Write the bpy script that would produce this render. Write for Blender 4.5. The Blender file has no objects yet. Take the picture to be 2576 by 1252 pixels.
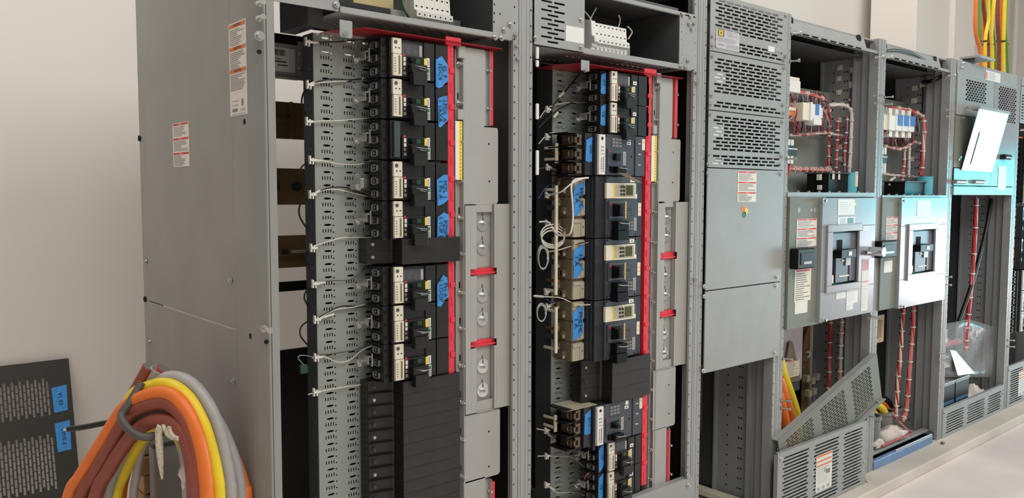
import bpy, math, random
from mathutils import Vector, Matrix
from mathutils.geometry import tessellate_polygon
random.seed(7)
S = bpy.context.scene
COL = S.collection
PI = math.pi

# ---------------------------------------------------------------- camera
FPX, CAMH = 2031.7, 1.57
YAW, PITCH, ROLL = [math.radians(a) for a in (40.57, 3.87, -0.11)]
def _cam(d):
    cy, sy, cp, sp = math.cos(YAW), math.sin(YAW), math.cos(PITCH), math.sin(PITCH)
    cr, sr = math.cos(ROLL), math.sin(ROLL)
    r = d[0]*cy - d[1]*sy; fw = d[0]*sy + d[1]*cy; up = d[2]
    f2 = fw*cp - up*sp; u2 = up*cp + fw*sp
    return Vector((r*cr - u2*sr, r*sr + u2*cr, f2))
_c = [_cam(e) for e in ((1,0,0),(0,1,0),(0,0,1))]
RIGHT, UP, FWD = [Vector((_c[0][i], _c[1][i], _c[2][i])) for i in range(3)]
CAM = Vector((0, 0, CAMH))
cd = bpy.data.cameras.new('camera'); co = bpy.data.objects.new('camera', cd); COL.objects.link(co)
cd.sensor_fit = 'HORIZONTAL'; cd.sensor_width = 36; cd.lens = FPX/2576*36; cd.clip_start = .05
m = Matrix.Identity(4)
for i in range(3):
    m[i][0] = RIGHT[i]; m[i][1] = UP[i]; m[i][2] = -FWD[i]; m[i][3] = CAM[i]
co.matrix_world = m
S.camera = co

# ---------------------------------------------------------------- world, lamps, exposure
wd = bpy.data.worlds.new('world'); S.world = wd; wd.use_nodes = True
wd.node_tree.nodes['Background'].inputs[0].default_value = (1, .94, .86, 1)
wd.node_tree.nodes['Background'].inputs[1].default_value = .34
S.view_settings.view_transform = 'Standard'; S.view_settings.look = 'None'
S.view_settings.gamma = 1; S.view_settings.use_curve_mapping = False
S.view_settings.exposure = 0.0
def area(name, loc, target, sx, sy, power, col):
    l = bpy.data.lights.new(name, 'AREA'); l.shape = 'RECTANGLE'; l.size = sx; l.size_y = sy
    l.energy = power; l.color = col
    o = bpy.data.objects.new(name, l); COL.objects.link(o); o.location = loc
    o.rotation_euler = (Vector(target)-Vector(loc)).to_track_quat('-Z', 'Y').to_euler()
    return o
area('ceiling_tube_and_fill_light', (1.6, -.9, 4.4), (1.9, 1.2, 0), 4.5, 2.2, 112, (1, .98, .94))
area('ceiling_tube_and_fill_light', (6.6, -.9, 4.4), (6.6, .9, 0), 4.5, 2.2, 98, (1, .98, .95))
area('ceiling_tube_and_fill_light', (4.5, 3.25, 6.4), (4.5, 3.35, 0), 9.0, .7, 225, (1, .96, .91))
d = area('ceiling_tube_and_fill_light', (-.5, 2.9, 4.6), (.9, 4.0, 1.9), 1.4, .5, 8, (1, .96, .91)); d.data.spread = math.radians(80)  # unseen spot lamp added to brighten the left wall
d = area('daylight_doorway', (13.0, -.8, .55), (0, -.8, .55), 2.2, 1.05, 50, (.93, .95, 1)); d.data.spread = math.radians(90)
d = area('added_cyan_glare_light', (13.0, -.45, 1.5), (0, -.45, 1.5), 1.9, .8, 46, (.03, .80, 1)); d.data.spread = math.radians(90)  # no known window: cyan lamp added to colour the glare on far panels

# ---------------------------------------------------------------- pixel helpers (rays of the fitted camera)
def RAY(u, v): return (RIGHT*((u-1288)/FPX) - UP*((v-626)/FPX) + FWD)
F = 2.01                                    # front plane of the line-up
def W(u, v, Y=F):
    d = RAY(u, v); return CAM + d*(Y/d.y)
def WX(u, v, X):
    d = RAY(u, v); return CAM + d*(X/d.x)
def WZ(u, v, Z):
    d = RAY(u, v); return CAM + d*((Z-CAMH)/d.z)
def XU(u, v=600, Y=F): return W(u, v, Y).x
def ZV(v, u, Y=F): return W(u, v, Y).z
PA, PB = Vector((.80, 2.0, 0)), Vector((.52, 2.45, 0))      # the standing coil's own plane
PN = Vector((PB.y-PA.y, -(PB.x-PA.x), 0)).normalized()
def WC(u, v, off=0):
    d = RAY(u, v); return CAM + d*(((PA + PN*off) - CAM).dot(PN)/d.dot(PN))

# ---------------------------------------------------------------- materials
def lin(c): return tuple(((x/255+.055)/1.055)**2.4 if x/255 > .04045 else x/255/12.92 for x in c)
def mat(name, rgb, rough=.5, metal=0, nscale=0, namt=.15, bump=0, spec=.5, coat=0, alpha=1, trans=0, emit=0):
    mt = bpy.data.materials.new(name); mt.use_nodes = True
    nt = mt.node_tree; b = nt.nodes['Principled BSDF']
    c = lin(rgb)
    b.inputs['Base Color'].default_value = (*c, 1); b.inputs['Roughness'].default_value = rough
    b.inputs['Metallic'].default_value = metal; b.inputs['Specular IOR Level'].default_value = spec
    b.inputs['Coat Weight'].default_value = coat; b.inputs['Alpha'].default_value = alpha
    b.inputs['Transmission Weight'].default_value = trans
    if emit:
        b.inputs['Emission Color'].default_value = (*c, 1); b.inputs['Emission Strength'].default_value = emit
    if nscale:
        tc = nt.nodes.new('ShaderNodeTexCoord'); n = nt.nodes.new('ShaderNodeTexNoise')
        n.inputs['Scale'].default_value = nscale; n.inputs['Detail'].default_value = 5
        nt.links.new(tc.outputs['Object'], n.inputs['Vector'])
        r = nt.nodes.new('ShaderNodeValToRGB')
        r.color_ramp.elements[0].position = .3; r.color_ramp.elements[1].position = .7
        r.color_ramp.elements[0].color = (*[x*(1-namt) for x in c], 1)
        r.color_ramp.elements[1].color = (*[min(1, x*(1+namt)) for x in c], 1)
        nt.links.new(n.outputs['Fac'], r.inputs['Fac']); nt.links.new(r.outputs['Color'], b.inputs['Base Color'])
        if bump:
            bp = nt.nodes.new('ShaderNodeBump'); bp.inputs['Strength'].default_value = bump; bp.inputs['Distance'].default_value = .002
            nt.links.new(n.outputs['Fac'], bp.inputs['Height']); nt.links.new(bp.outputs['Normal'], b.inputs['Normal'])
    return mt
M = {}
for a in [
 ('grey', (154,156,154), .42, 0, 9, .05, .02), ('greyside', (146,146,142), .5, 0, 4, .07, .02),
 ('greysatin', (150,154,158), .22, 0, 9, .04, .01), ('greyflat', (120,124,113), .62, 0, 9, .05),
 ('pan', (150,157,150), .5, 0, 7, .05), ('cover', (164,163,158), .5, 0, 12, .04),
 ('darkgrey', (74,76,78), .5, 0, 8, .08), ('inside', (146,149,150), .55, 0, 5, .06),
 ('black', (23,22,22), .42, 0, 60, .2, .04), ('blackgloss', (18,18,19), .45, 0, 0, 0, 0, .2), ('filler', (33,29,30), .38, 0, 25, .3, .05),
 ('hole', (5,5,5), .9), ('slate', (64,67,76), .45, 0, 40, .08), ('slategrey', (106,112,122), .45), ('bronze', (112,98,80), .4, .5), ('platedark', (62,74,74), .45), ('slatedark', (38,41,45), .42, 0, 30, .1),  # hole: near-black caps, the shade inside holes put into colour
 ('white', (226,224,218), .5), ('paper', (228,224,216), .6, 0, 40, .03), ('cream', (226,218,196), .5),
 ('beige', (178,168,146), .55, 0, 30, .06), ('brown', (120,106,86), .55, 0, 30, .12),
 ('tape', (62,140,210), .7, 0, 60, .12, .1), ('ink', (24,34,62), .8), ('text', (134,131,128), .8), ('textdark', (38,36,36), .8),
 ('red', (222,52,66), .38, 0, 30, .06), ('redsheet', (170,34,42), .3, 0, 0, 0, 0, .5, 0, .72), ('dangerred', (214,62,50), .6), ('warn', (222,122,58), .6),
 ('yellow', (236,206,40), .45), ('zinc', (196,196,192), .28, .9), ('steel', (176,178,178), .34, .9, 50, .1), ('alu', (214,218,220), .3, 1, 60, .05),
 ('brass', (190,150,84), .4, .8), ('bus', (150,124,84), .42, .15, 6, .3), ('screen', (72,80,44), .25), ('greenled', (30,74,50), .4),
 ('cabor', (232,118,44), .42, 0, 30, .06), ('cabye', (236,208,40), .42, 0, 30, .06), ('cabbr', (140,70,54), .45, 0, 30, .08),
 ('cabgr', (170,168,166), .4, 0, 30, .06), ('cabdk', (86,82,78), .5), ('cabgn', (104,150,60), .45), ('cabrd', (186,46,44), .45),
 ('wirewhite', (220,216,206), .45), ('wirered', (190,58,58), .5), ('wirepink', (206,120,118), .5), ('wireblack', (26,26,28), .4), ('wireblue', (52,70,140), .5),
 ('ties', (225,222,212), .45), ('rope', (206,196,176), .8, 0, 120, .3, .3), ('wood', (176,142,100), .7, 0, 14, .2, .2),
 ('rag', (226,216,208), .9, 0, 40, .06, .4), ('blue', (104,140,182), .35, 0, 10, .15), ('cyan', (98,190,206), .4), ('conduit', (128,130,126), .5, 0, 20, .08),
 ('redwax', (120,42,36), .5), ('green', (60,120,70), .5), ('orange', (226,120,50), .5), ('modblue', (70,120,190), .4), ('sheetshaded', (54,52,49), .5), ('lilac', (190,184,194), .4, 0, 6, .12),
 ('cardboard', (150,118,82), .8, 0, 12, .15), ('trimgold', (196,168,92), .4), ('tanlabel', (206,184,132), .6)]:
    M[a[0]] = mat(*a)
M['wall'] = mat('wall_paint', (226,221,214), .85, 0, 1.2, .02, .02)
M['plastic'] = mat('clear_film', (230,232,236), .12, 0, alpha=.15)
M['plexi'] = mat('clear_sheet', (150,130,110), .1, 0, alpha=.35)
# bare concrete, smudged
mc = mat('concrete', (212,201,189), .75, 0, 2.2, .14, .15); M['concrete'] = mc
mf = mat('floor_concrete', (232,220,214), .55, 0, 1.4, .12, .08); M['floor'] = mf

# ---------------------------------------------------------------- mesh builder
class MB:
    def __init__(s): s.v = []; s.f = []; s.m = []; s.sm = []; s.T = None
    def _add(s, vs, fs, m=0, smooth=False):
        o = len(s.v)
        s.v += [tuple(s.T @ Vector(p)) if s.T else tuple(p) for p in vs]
        for f in fs: s.f.append([i+o for i in f]); s.m.append(m); s.sm.append(smooth)
        return s
    def box(s, x0, x1, y0, y1, z0, z1, m=0):
        if x0 > x1: x0, x1 = x1, x0
        if y0 > y1: y0, y1 = y1, y0
        if z0 > z1: z0, z1 = z1, z0
        vs = [(x, y, z) for z in (z0, z1) for y in (y0, y1) for x in (x0, x1)]
        return s._add(vs, [(0,2,3,1),(4,5,7,6),(0,1,5,4),(2,6,7,3),(0,4,6,2),(1,3,7,5)], m)
    def prism(s, pts, a0, a1, axis='y', m=0):           # polygon (2D) pulled along an axis
        n = len(pts)
        def p(q, a): return {'y': (q[0], a, q[1]), 'z': (q[0], q[1], a), 'x': (a, q[0], q[1])}[axis]
        vs = [p(q, a0) for q in pts] + [p(q, a1) for q in pts]
        fs = [list(range(n)), list(range(2*n-1, n-1, -1))] + [(i, i+n, (i+1) % n+n, (i+1) % n) for i in range(n)]
        return s._add(vs, fs, m)
    def hull(s, a, b, m=0):                             # two matching loops joined
        n = len(a)
        fs = [list(range(n)), list(range(2*n-1, n-1, -1))] + [(i, i+n, (i+1) % n+n, (i+1) % n) for i in range(n)]
        return s._add(list(a)+list(b), fs, m)
    def cyl(s, p, q, r, n=12, m=0, r2=None, smooth=True):
        p, q = Vector(p), Vector(q); r2 = r if r2 is None else r2
        d = (q-p).normalized(); a = d.orthogonal().normalized(); b = d.cross(a)
        ring = lambda c, r: [c + a*(math.cos(2*PI*i/n)*r) + b*(math.sin(2*PI*i/n)*r) for i in range(n)]
        vs = ring(p, r) + ring(q, r2)
        s._add(vs, [(i, (i+1) % n, (i+1) % n+n, i+n) for i in range(n)], m, smooth)
        s._add(vs, [list(range(n-1, -1, -1)), list(range(n, 2*n))], m)
        return s
    def tube(s, pts, r, n=8, m=0, closed=False):
        pts = [Vector(p) for p in pts]; N = len(pts); rings = []
        a = None
        for i, p in enumerate(pts):
            if closed: d = pts[(i+1) % N]-pts[i-1]
            else: d = pts[min(i+1, N-1)]-pts[max(i-1, 0)]
            d = d.normalized() if d.length > 1e-9 else Vector((0, 0, 1))
            a = d.orthogonal().normalized() if a is None else (a - d*a.dot(d))
            a = a.normalized() if a.length > 1e-6 else d.orthogonal().normalized()
            b = d.cross(a); rr = r[i] if isinstance(r, (list, tuple)) else r
            rings.append([p + a*(math.cos(2*PI*k/n)*rr) + b*(math.sin(2*PI*k/n)*rr) for k in range(n)])
        vs = [q for g in rings for q in g]; fs = []
        for i in range(N if closed else N-1):
            j = (i+1) % N
            fs += [(i*n+k, i*n+(k+1) % n, j*n+(k+1) % n, j*n+k) for k in range(n)]
        s._add(vs, fs, m, True)
        if not closed: s._add(vs, [list(range(n-1, -1, -1)), list(range((N-1)*n, N*n))], m)
        return s
    def ball(s, c, rx, ry=None, rz=None, m=0, n=10, k=6):
        ry = ry or rx; rz = rz or rx; c = Vector(c)
        vs = [c + Vector((0, 0, rz))]
        for j in range(1, k):
            t = PI*j/k
            vs += [c + Vector((math.sin(t)*math.cos(2*PI*i/n)*rx, math.sin(t)*math.sin(2*PI*i/n)*ry, math.cos(t)*rz)) for i in range(n)]
        vs.append(c - Vector((0, 0, rz))); L = len(vs)-1
        fs = [(0, 1+i, 1+(i+1) % n) for i in range(n)]
        for j in range(k-2): fs += [(1+j*n+i, 1+(j+1)*n+i, 1+(j+1)*n+(i+1) % n, 1+j*n+(i+1) % n) for i in range(n)]
        fs += [(L, L-n+(i+1) % n, L-n+i) for i in range(n)]
        return s._add(vs, fs, m, True)
    def bolt(s, c, r=.006, h=.006, d=(0, -1, 0), m=0):  # washer + hexagon head standing off along d
        c = Vector(c); d = Vector(d)
        s.cyl(c, c+d*h*.3, r*1.5, 14, m); s.cyl(c+d*h*.3, c+d*h, r, 6, m, smooth=False)
        return s
    def stud(s, c, L=.03, r=.004, d=(0, -1, 0), m=0):   # screw standing proud of the frame
        c = Vector(c); d = Vector(d)
        s.cyl(c, c+d*L, r*.6, 8, m); s.cyl(c+d*L, c+d*(L+r*1.3), r*1.25, 10, m); s.cyl(c, c+d*.003, r*1.4, 10, m)
        return s
    def build(s, name, mats, parent=None, bevel=0, kind=None, loc=None):
        me = bpy.data.meshes.new(name); me.from_pydata(s.v, [], s.f); me.update()
        for mm in (mats if isinstance(mats, (list, tuple)) else [mats]): me.materials.append(M[mm])
        me.polygons.foreach_set('material_index', s.m); me.polygons.foreach_set('use_smooth', s.sm)
        o = bpy.data.objects.new(name, me); COL.objects.link(o)
        if parent: o.parent = parent
        if loc: o.location = loc
        if kind: o['kind'] = kind
        if bevel:
            bv = o.modifiers.new('bevel', 'BEVEL'); bv.width = bevel; bv.segments = 2; bv.limit_method = 'ANGLE'; bv.angle_limit = .7
        return o
def tag(o, label, cat, group=None, kind=None):
    if label: o['label'] = label
    if cat: o['category'] = cat
    if group: o['group'] = group
    if kind: o['kind'] = kind
    return o
def thing(name, label, cat, loc=(0, 0, 0), group=None, rot=None):
    o = bpy.data.objects.new(name, None); COL.objects.link(o); o.location = loc; o.empty_display_size = .05
    if rot: o.rotation_euler = rot
    return tag(o, label, cat, group)
def smooth(pts, k=8):                                   # Catmull-Rom through the points
    P = [Vector(p) for p in pts]; out = []
    for i in range(len(P)-1):
        a, b, c, d = P[max(i-1, 0)], P[i], P[i+1], P[min(i+2, len(P)-1)]
        for j in range(k):
            t = j/k
            out.append(.5*((2*b)+(c-a)*t+(2*a-5*b+4*c-d)*t*t+(3*b-a-3*c+d)*t**3))
    return out+[P[-1]]
_tx = {}
def text2d(s):
    if s not in _tx:
        c = bpy.data.curves.new('t', 'FONT'); c.body = s; c.align_x = 'CENTER'; c.align_y = 'CENTER'
        c.resolution_u = 2
        o = bpy.data.objects.new('t', c); COL.objects.link(o)
        me = bpy.data.meshes.new_from_object(o.evaluated_get(bpy.context.evaluated_depsgraph_get()))
        _tx[s] = ([(v.co.x, v.co.y) for v in me.vertices], [list(p.vertices) for p in me.polygons])
        bpy.data.objects.remove(o); bpy.data.curves.remove(c); bpy.data.meshes.remove(me)
    return _tx[s]
def put_text(mb, s, org, xd, zd, size, m, sx=1.0):      # letters as faces on a surface
    vs, fs = text2d(s); org, xd, zd = Vector(org), Vector(xd), Vector(zd)
    mb._add([org + xd*(x*size*sx) + zd*(y*size) for x, y in vs], fs, m)
def sticker(name, parent, org, w, h, items, mats, xd=(1, 0, 0), zd=(0, 0, 1), nd=(0, -1, 0), texts=(), lab=None, t=.0006):
    """thin label: org is its lower left corner; items are (x0,x1,z0,z1,material) in 0..1; texts (string,cx,cz,size,material[,rot])"""
    org, xd, zd, nd = Vector(org), Vector(xd), Vector(zd), Vector(nd); b = MB()
    q = lambda x, z, k: org + xd*(w*x) + zd*(h*z) + nd*k
    b.hull([q(0,0,t), q(1,0,t), q(1,1,t), q(0,1,t)], [q(0,0,0), q(1,0,0), q(1,1,0), q(0,1,0)], 0)
    for i, (x0, x1, z0, z1, mm) in enumerate(items):
        k = t*1.3+i*.00003
        b._add([q(x0,z0,k), q(x1,z0,k), q(x1,z1,k), q(x0,z1,k)], [(0,1,2,3)], mm)
    for tx in texts:
        s_, cx, cz, size, mm = tx[:5]
        if len(tx) > 5: put_text(b, s_, q(cx, cz, t*2+.001), -zd, xd, size, mm)
        else: put_text(b, s_, q(cx, cz, t*2+.001), xd, zd, size, mm)
    o = b.build(name, mats, parent)
    if lab: o['label'] = lab
    return o
def lines(x0, x1, z0, z1, n, m, seed=0, fill=.38):      # rows of small print
    r = random.Random(seed); st = (z1-z0)/n
    return [(x0, x0+(x1-x0)*r.uniform(.5, 1), z0+st*i+st*(.5-fill/2), z0+st*i+st*(.5+fill/2), m) for i in range(n)]
def slots(mb, x0, x1, z0, z1, y0, y1, rows, m=0):
    """sheet with real slots; rows: (z_low, z_high, [(xa,xb),...]) from bottom to top"""
    z = z0
    for za, zb, hs in rows:
        if za > z: mb.box(x0, x1, y0, y1, z, za, m)
        x = x0
        for a, b in sorted(hs):
            if a > x: mb.box(x, a, y0, y1, za, zb, m)
            x = b
        if x1 > x: mb.box(x, x1, y0, y1, za, zb, m)
        z = zb
    if z1 > z: mb.box(x0, x1, y0, y1, z, z1, m)
def tile(mb, x0, z0, w, h, holes, nrow, y0, y1, m=0):
    """a strip of sheet punched with the same holes nrow times (holes: lists of (x,z) inside one tile)"""
    loops = [[Vector((0,0,0)), Vector((w,0,0)), Vector((w,h,0)), Vector((0,h,0))]] + [[Vector((x,z,0)) for x, z in hl] for hl in holes]
    tri = tessellate_polygon(loops); flat = [p for l in loops for p in l]
    for r in range(nrow):
        for y in (y0, y1): mb._add([(x0+p.x, y, z0+r*h+p.y) for p in flat], [list(t) for t in tri], m)
        for l in loops[1:]:
            n = len(l)
            mb._add([(x0+p.x, y, z0+r*h+p.y) for y in (y0, y1) for p in l], [(i, (i+1) % n, (i+1) % n+n, i+n) for i in range(n)], m)
    H = h*nrow
    for xx in (x0, x0+w): mb._add([(xx, y0, z0), (xx, y1, z0), (xx, y1, z0+H), (xx, y0, z0+H)], [(0,1,2,3)], m)
def oval(cx, cz, a, b, n=10): return [(cx+math.cos(2*PI*i/n)*a, cz+math.sin(2*PI*i/n)*b) for i in range(n)]
def rect(cx, cz, a, b): return [(cx-a, cz-b), (cx+a, cz-b), (cx+a, cz+b), (cx-a, cz+b)]
def root_of(o):
    while o.parent: o = o.parent
    return o
class PB(MB):                                             # built in world coordinates, stored in its thing's frame
    def build(s, name, mats, parent=None, bevel=0, kind=None, loc=None):
        if parent is not None:
            r = root_of(parent); L = r.location; R = r.rotation_euler.to_matrix().inverted()
            s.v = [tuple(R @ (Vector(p)-L)) for p in s.v]
        return MB.build(s, name, mats, parent, bevel, kind, loc)
def loc(parent, p): return Vector(p)-root_of(parent).location
# ================================================================ the setting
PADZ = .06
def struct(name, mb, m, bevel=0):
    o = mb.build(name, m, bevel=bevel); o['kind'] = 'structure'; return o
struct('floor', MB().box(-6, 22, -8, 8, -.1, 0), 'floor')
struct('wall_back', MB().box(-6, 22, 4.0, 4.15, 0, 7), 'wall')
struct('concrete_pad', MB().box(.70, 9.5, 1.872, 3.25, 0, PADZ), 'concrete', .008)
b = MB(); xa, xb = XU(2346, 80, 3.3), XU(2389, 80, 3.45)
b.box(xa, xb, 3.45, 3.9, 0, 7); struct('trim_1', b, 'wall', .004)
b = MB(); xa, xb = XU(2401, 80, 3.4), XU(2454, 80, 3.4)
b.box(xa, xb, 3.4, 3.9, 0, 7); struct('trim_2', b, 'wall', .004)
tag(MB().cyl((W(2560, 90, 3.9).x, 3.93, 0), (W(2560, 90, 3.9).x, 3.93, 7), .03, 12).build('conduit_pipe', 'white'),
    'thin white upright pipe on the pale wall at the far right', 'pipe')

# ================================================================ the cabinets' frames
ZT = 2.388                                               # roof height
SX = [.865, 1.772, 2.722, 3.355, 4.297, 5.223, 6.33, 7.35]
LAB = ['grey switchgear cabinet nearest the camera with a plain side panel and many small breakers',
       'open grey switchgear cabinet with large and small breakers, second from left',
       'narrow grey cabinet with slotted vent panels over two blank panels',
       'grey cabinet with open wiring bay and breaker door, beside the vented cabinet',
       'grey cabinet with open wiring bay whose breaker door is washed by bright light',
       'grey cabinet with mesh doors and a tilted shiny metal flap',
       'grey cabinet cut off by the right edge of the photo']
CAB = [thing('switchgear_cabinet', LAB[i], 'cabinet', (SX[i], F, PADZ), 'row of grey switchgear cabinets') for i in range(7)]
def half_post(xa, xb, inner, z0=PADZ, z1=ZT, y=F, ret=.05):        # one half of a double post; inner = side that carries the hole strip
    b = PB(); w = xb-xa; s = 1 if inner == 'r' else -1
    xo, xi = (xa, xb) if inner == 'r' else (xb, xa)
    g = xo + s*.022
    b.box(xo, g, y, y+.05, z0, z1); b.box(xo+s*.009, xo+s*.012, y-.0012, y+.001, z0, z1)
    b.box(g, g+s*.003, y+.0025, y+.05, z0, z1)
    rows = []; z = z0+.03
    while z < z1-.03:
        c = xi - s*.006; rows.append((z-.003, z+.003, [(c-.003, c+.003)])); z += .0508
    x0, x1 = sorted((g+s*.003, xi)); slots(b, x0, x1, z0, z1, y+.001, y+.004, rows)
    b.box(xi-s*.0001, xi-s*.002, y+.0042, y+ret, z0, z1)
    return b
for i in range(1, 7):
    x = SX[i]
    half_post(x-.047, x-.0001, 'l', ret=.05 if i > 2 else .012).build('front_post', 'grey', CAB[i-1])
    half_post(x+.0001, x+.036, 'r').build('front_post', 'grey', CAB[i])
half_post(SX[7]-.047, SX[7], 'l').build('front_post', 'grey', CAB[6])
# partitions between the cabinets, backs and roofs
for i in range(1, 8):
    x = SX[i]
    b = PB().box(x-.004, x-.001, F+.05, 2.345, PADZ+.02, ZT-.01)
    PB().box(x-.004, x-.001, 2.36, 3.02, PADZ+.02, ZT-.01).build('rear_partition', 'black' if i < 3 else 'darkgrey', CAB[i-1])  # dark colour puts the shade of the open depth into this sheet
    if i >= 3: b.box(x-.03, x-.004, 2.335, 2.345, PADZ+.02, ZT-.01)
    if i in (3, 4, 5, 6):                                 # punched inner frame post and its rolled fold
        b.box(x-.022, x-.004, F+.06, F+.10, PADZ, ZT); b.box(x-.034, x-.004, F+.13, F+.145, PADZ, ZT)
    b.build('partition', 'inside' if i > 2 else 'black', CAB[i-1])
    if i in (3, 4, 5, 6):
        h = PB(); z = PADZ+.08
        while z < ZT-.1:
            for yy in (F+.19, F+.205, F+.27): h.cyl((x-.0047, yy, z), (x-.0038, yy, z), .0045, 8)
            z += .05
        h.build('punched_hole', 'hole', CAB[i-1], kind='stuff')
for i in range(1, 7):
    x0, x1 = SX[i]+.005, SX[i+1]-.005
    PB().box(x0, x1, 3.02, 3.03, PADZ, ZT).build('back_panel', 'black', CAB[i])  # black stands for the unlit depth of the cabinet
    PB().box(x0, x1, F+.03, 3.03, ZT-.012, ZT-.004).build('roof_panel', 'grey', CAB[i])
    PB().box(x0, x1, F+.02, F+.06, PADZ, PADZ+.05).build('base_rail', 'darkgrey', CAB[i])
    PB().box(x0, x1, 2.6, 2.64, PADZ, PADZ+.04).build('base_rail', 'darkgrey', CAB[i])
PB().box(SX[0]+.01, SX[1]-.005, F+.03, 3.0, ZT-.012, ZT-.004).build('roof_panel', 'grey', CAB[0])

# ---- cabinet 1: side panel, corner post
C = CAB[0]; X0 = .865
zs = WX(484, 793, X0).z
b = PB().box(X0, X0+.004, 2.19, 2.975, zs+.002, ZT); b.build('upper_side_panel', 'greyside', C, .0015)
b = PB().box(X0-.0012, X0+.001, 2.185, 2.985, PADZ, zs-.001); b.build('lower_side_panel', 'greyside', C, .0015)
b = PB(); b.box(X0+.001, X0+.05, 2.975, 3.035, PADZ, ZT); b.build('rear_post', 'greyside', C, .004)
prof = [(X0, 2.189), (X0, 2.080), (X0+.004, 2.055), (X0+.0165, 2.012), (X0+.019, F), (X0+.0225, F), (X0+.0225, 2.016),
        (X0+.026, 2.016), (X0+.026, F+.002), (X0+.047, F+.002), (X0+.047, 2.05), (X0+.02, 2.07), (X0+.012, 2.189)]
b = PB().prism(prof, PADZ, ZT, 'z'); b.build('front_post', 'greyside', C)
b = PB()
for u, v in ((615, 306), (630, 845)):
    p = WX(u, v, X0); b.cyl((X0-.0006, p.y, p.z), (X0+.002, p.y, p.z), .008, 12)
for u, v in ((352, 348), (366, 752)):
    p = WX(u, v, X0); b.cyl((X0-.0046, p.y, p.z), (X0+.002, p.y, p.z), .010, 12)
for u, v in ((653, 130), (671, 860)):
    p = W(u, v); b.cyl((p.x, F+.0012, p.z), (p.x, F+.004, p.z), .006, 12)
b.build('bolt_hole', 'hole', C)
for u, v in ((370, 657), (379, 859), (583, 705), (591, 957)):
    p = WX(u, v, X0); PB().bolt((X0-.0015, p.y, p.z), .0055, .008, (-1, 0, 0)).build('bolt', 'zinc', C)
for u, v in ((655, 10), (655, 47)):
    p = W(u, v); PB().stud((p.x-.004, F+.002, p.z), .022, .006).build('bolt', 'zinc', C)
p = W(653, 90); PB().bolt((p.x, F+.002, p.z), .009, .008).build('bolt', 'zinc', C)
p = W(668, 826); PB().stud((p.x-.004, F+.002, p.z), .03, .007).build('bolt', 'zinc', C)
# side labels
def danger_items(n=3, head=.045, m_head=1, m_txt=2, seed=1):
    it = []; st = 1/n
    for k in range(n):
        z1 = 1-k*st
        it.append((.03, .97, z1-head-.012, z1-.012, m_head))
        it += lines(.06, .94, z1-st+.02, z1-head-.03, 7, m_txt, seed+k)
    return it
def danger_texts(word, n=3, head=.045, size=.01, m=3):
    return [(word, .5, 1-k/n-.012-head/2, size, m) for k in range(n)]
def place_label(name, parent, c00, c11, plane, mk, lab=None):
    """c00/c11: lower-left and upper-right corner in the world on a 'front' (y const) or 'side' (x const) surface"""
    a, c = Vector(c00), Vector(c11)
    if plane == 'front': w = c.x-a.x; xd, nd = (1, 0, 0), (0, -1, 0)
    else: w = a.y-c.y; xd, nd = (0, -1, 0), (-1, 0, 0)
    h = c.z-a.z; it, mats, tx = mk(w, h)
    return sticker(name, parent, loc(parent, a), w, h, it, mats, xd, (0, 0, 1), nd, tx, lab)
pa = WX(577, 175, X0-.001); pz1 = WX(597, 54, X0).z; pz0 = WX(601, 290, X0).z; pb = WX(621, 170, X0)
def mk_warn(w, h):
    it = []
    for k, z1 in enumerate((.985, .74, .50)):
        it.append((.03, .97, z1-.04, z1, 1)); it += lines(.06, .94, z1-.235 if k < 2 else .27, z1-.055, 9, 2, 3+k)
    it += [(.12, .5, .155, .16, 2), (.12, .5, .11, .115, 2), (.15, .45, .045, .075, 2), (.62, .9, .06, .064, 2), (.62, .9, .045, .049, 2), (.7, .78, .1, .17, 2),
           (.10, .9, .012, .016, 2)]
    tri = [('△', .3, .2, .05, 2)]
    return it, ['paper', 'warn', 'text', 'textdark'], [('WARNING', .5, z-.02, .011, 3) for z in (.985, .74, .50)]
place_label('warning_label', C, (X0-.0002, pa.y, pz0), (X0, pb.y, pz1), 'side', mk_warn, 'tall white warning label with three orange bands')
pa = WX(436, 370, X0); pb = WX(476, 360, X0); pz1 = WX(455, 308, X0).z; pz0 = WX(456, 419, X0).z
def mk_danger(w, h): return danger_items(3), ['paper', 'dangerred', 'text', 'white'], danger_texts('DANGER', 3, .045, min(.012, h*.05))
place_label('danger_label', C, (X0-.0002, pa.y, pz0), (X0, pb.y, pz1), 'side', mk_danger, 'white label with three red bands')

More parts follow.
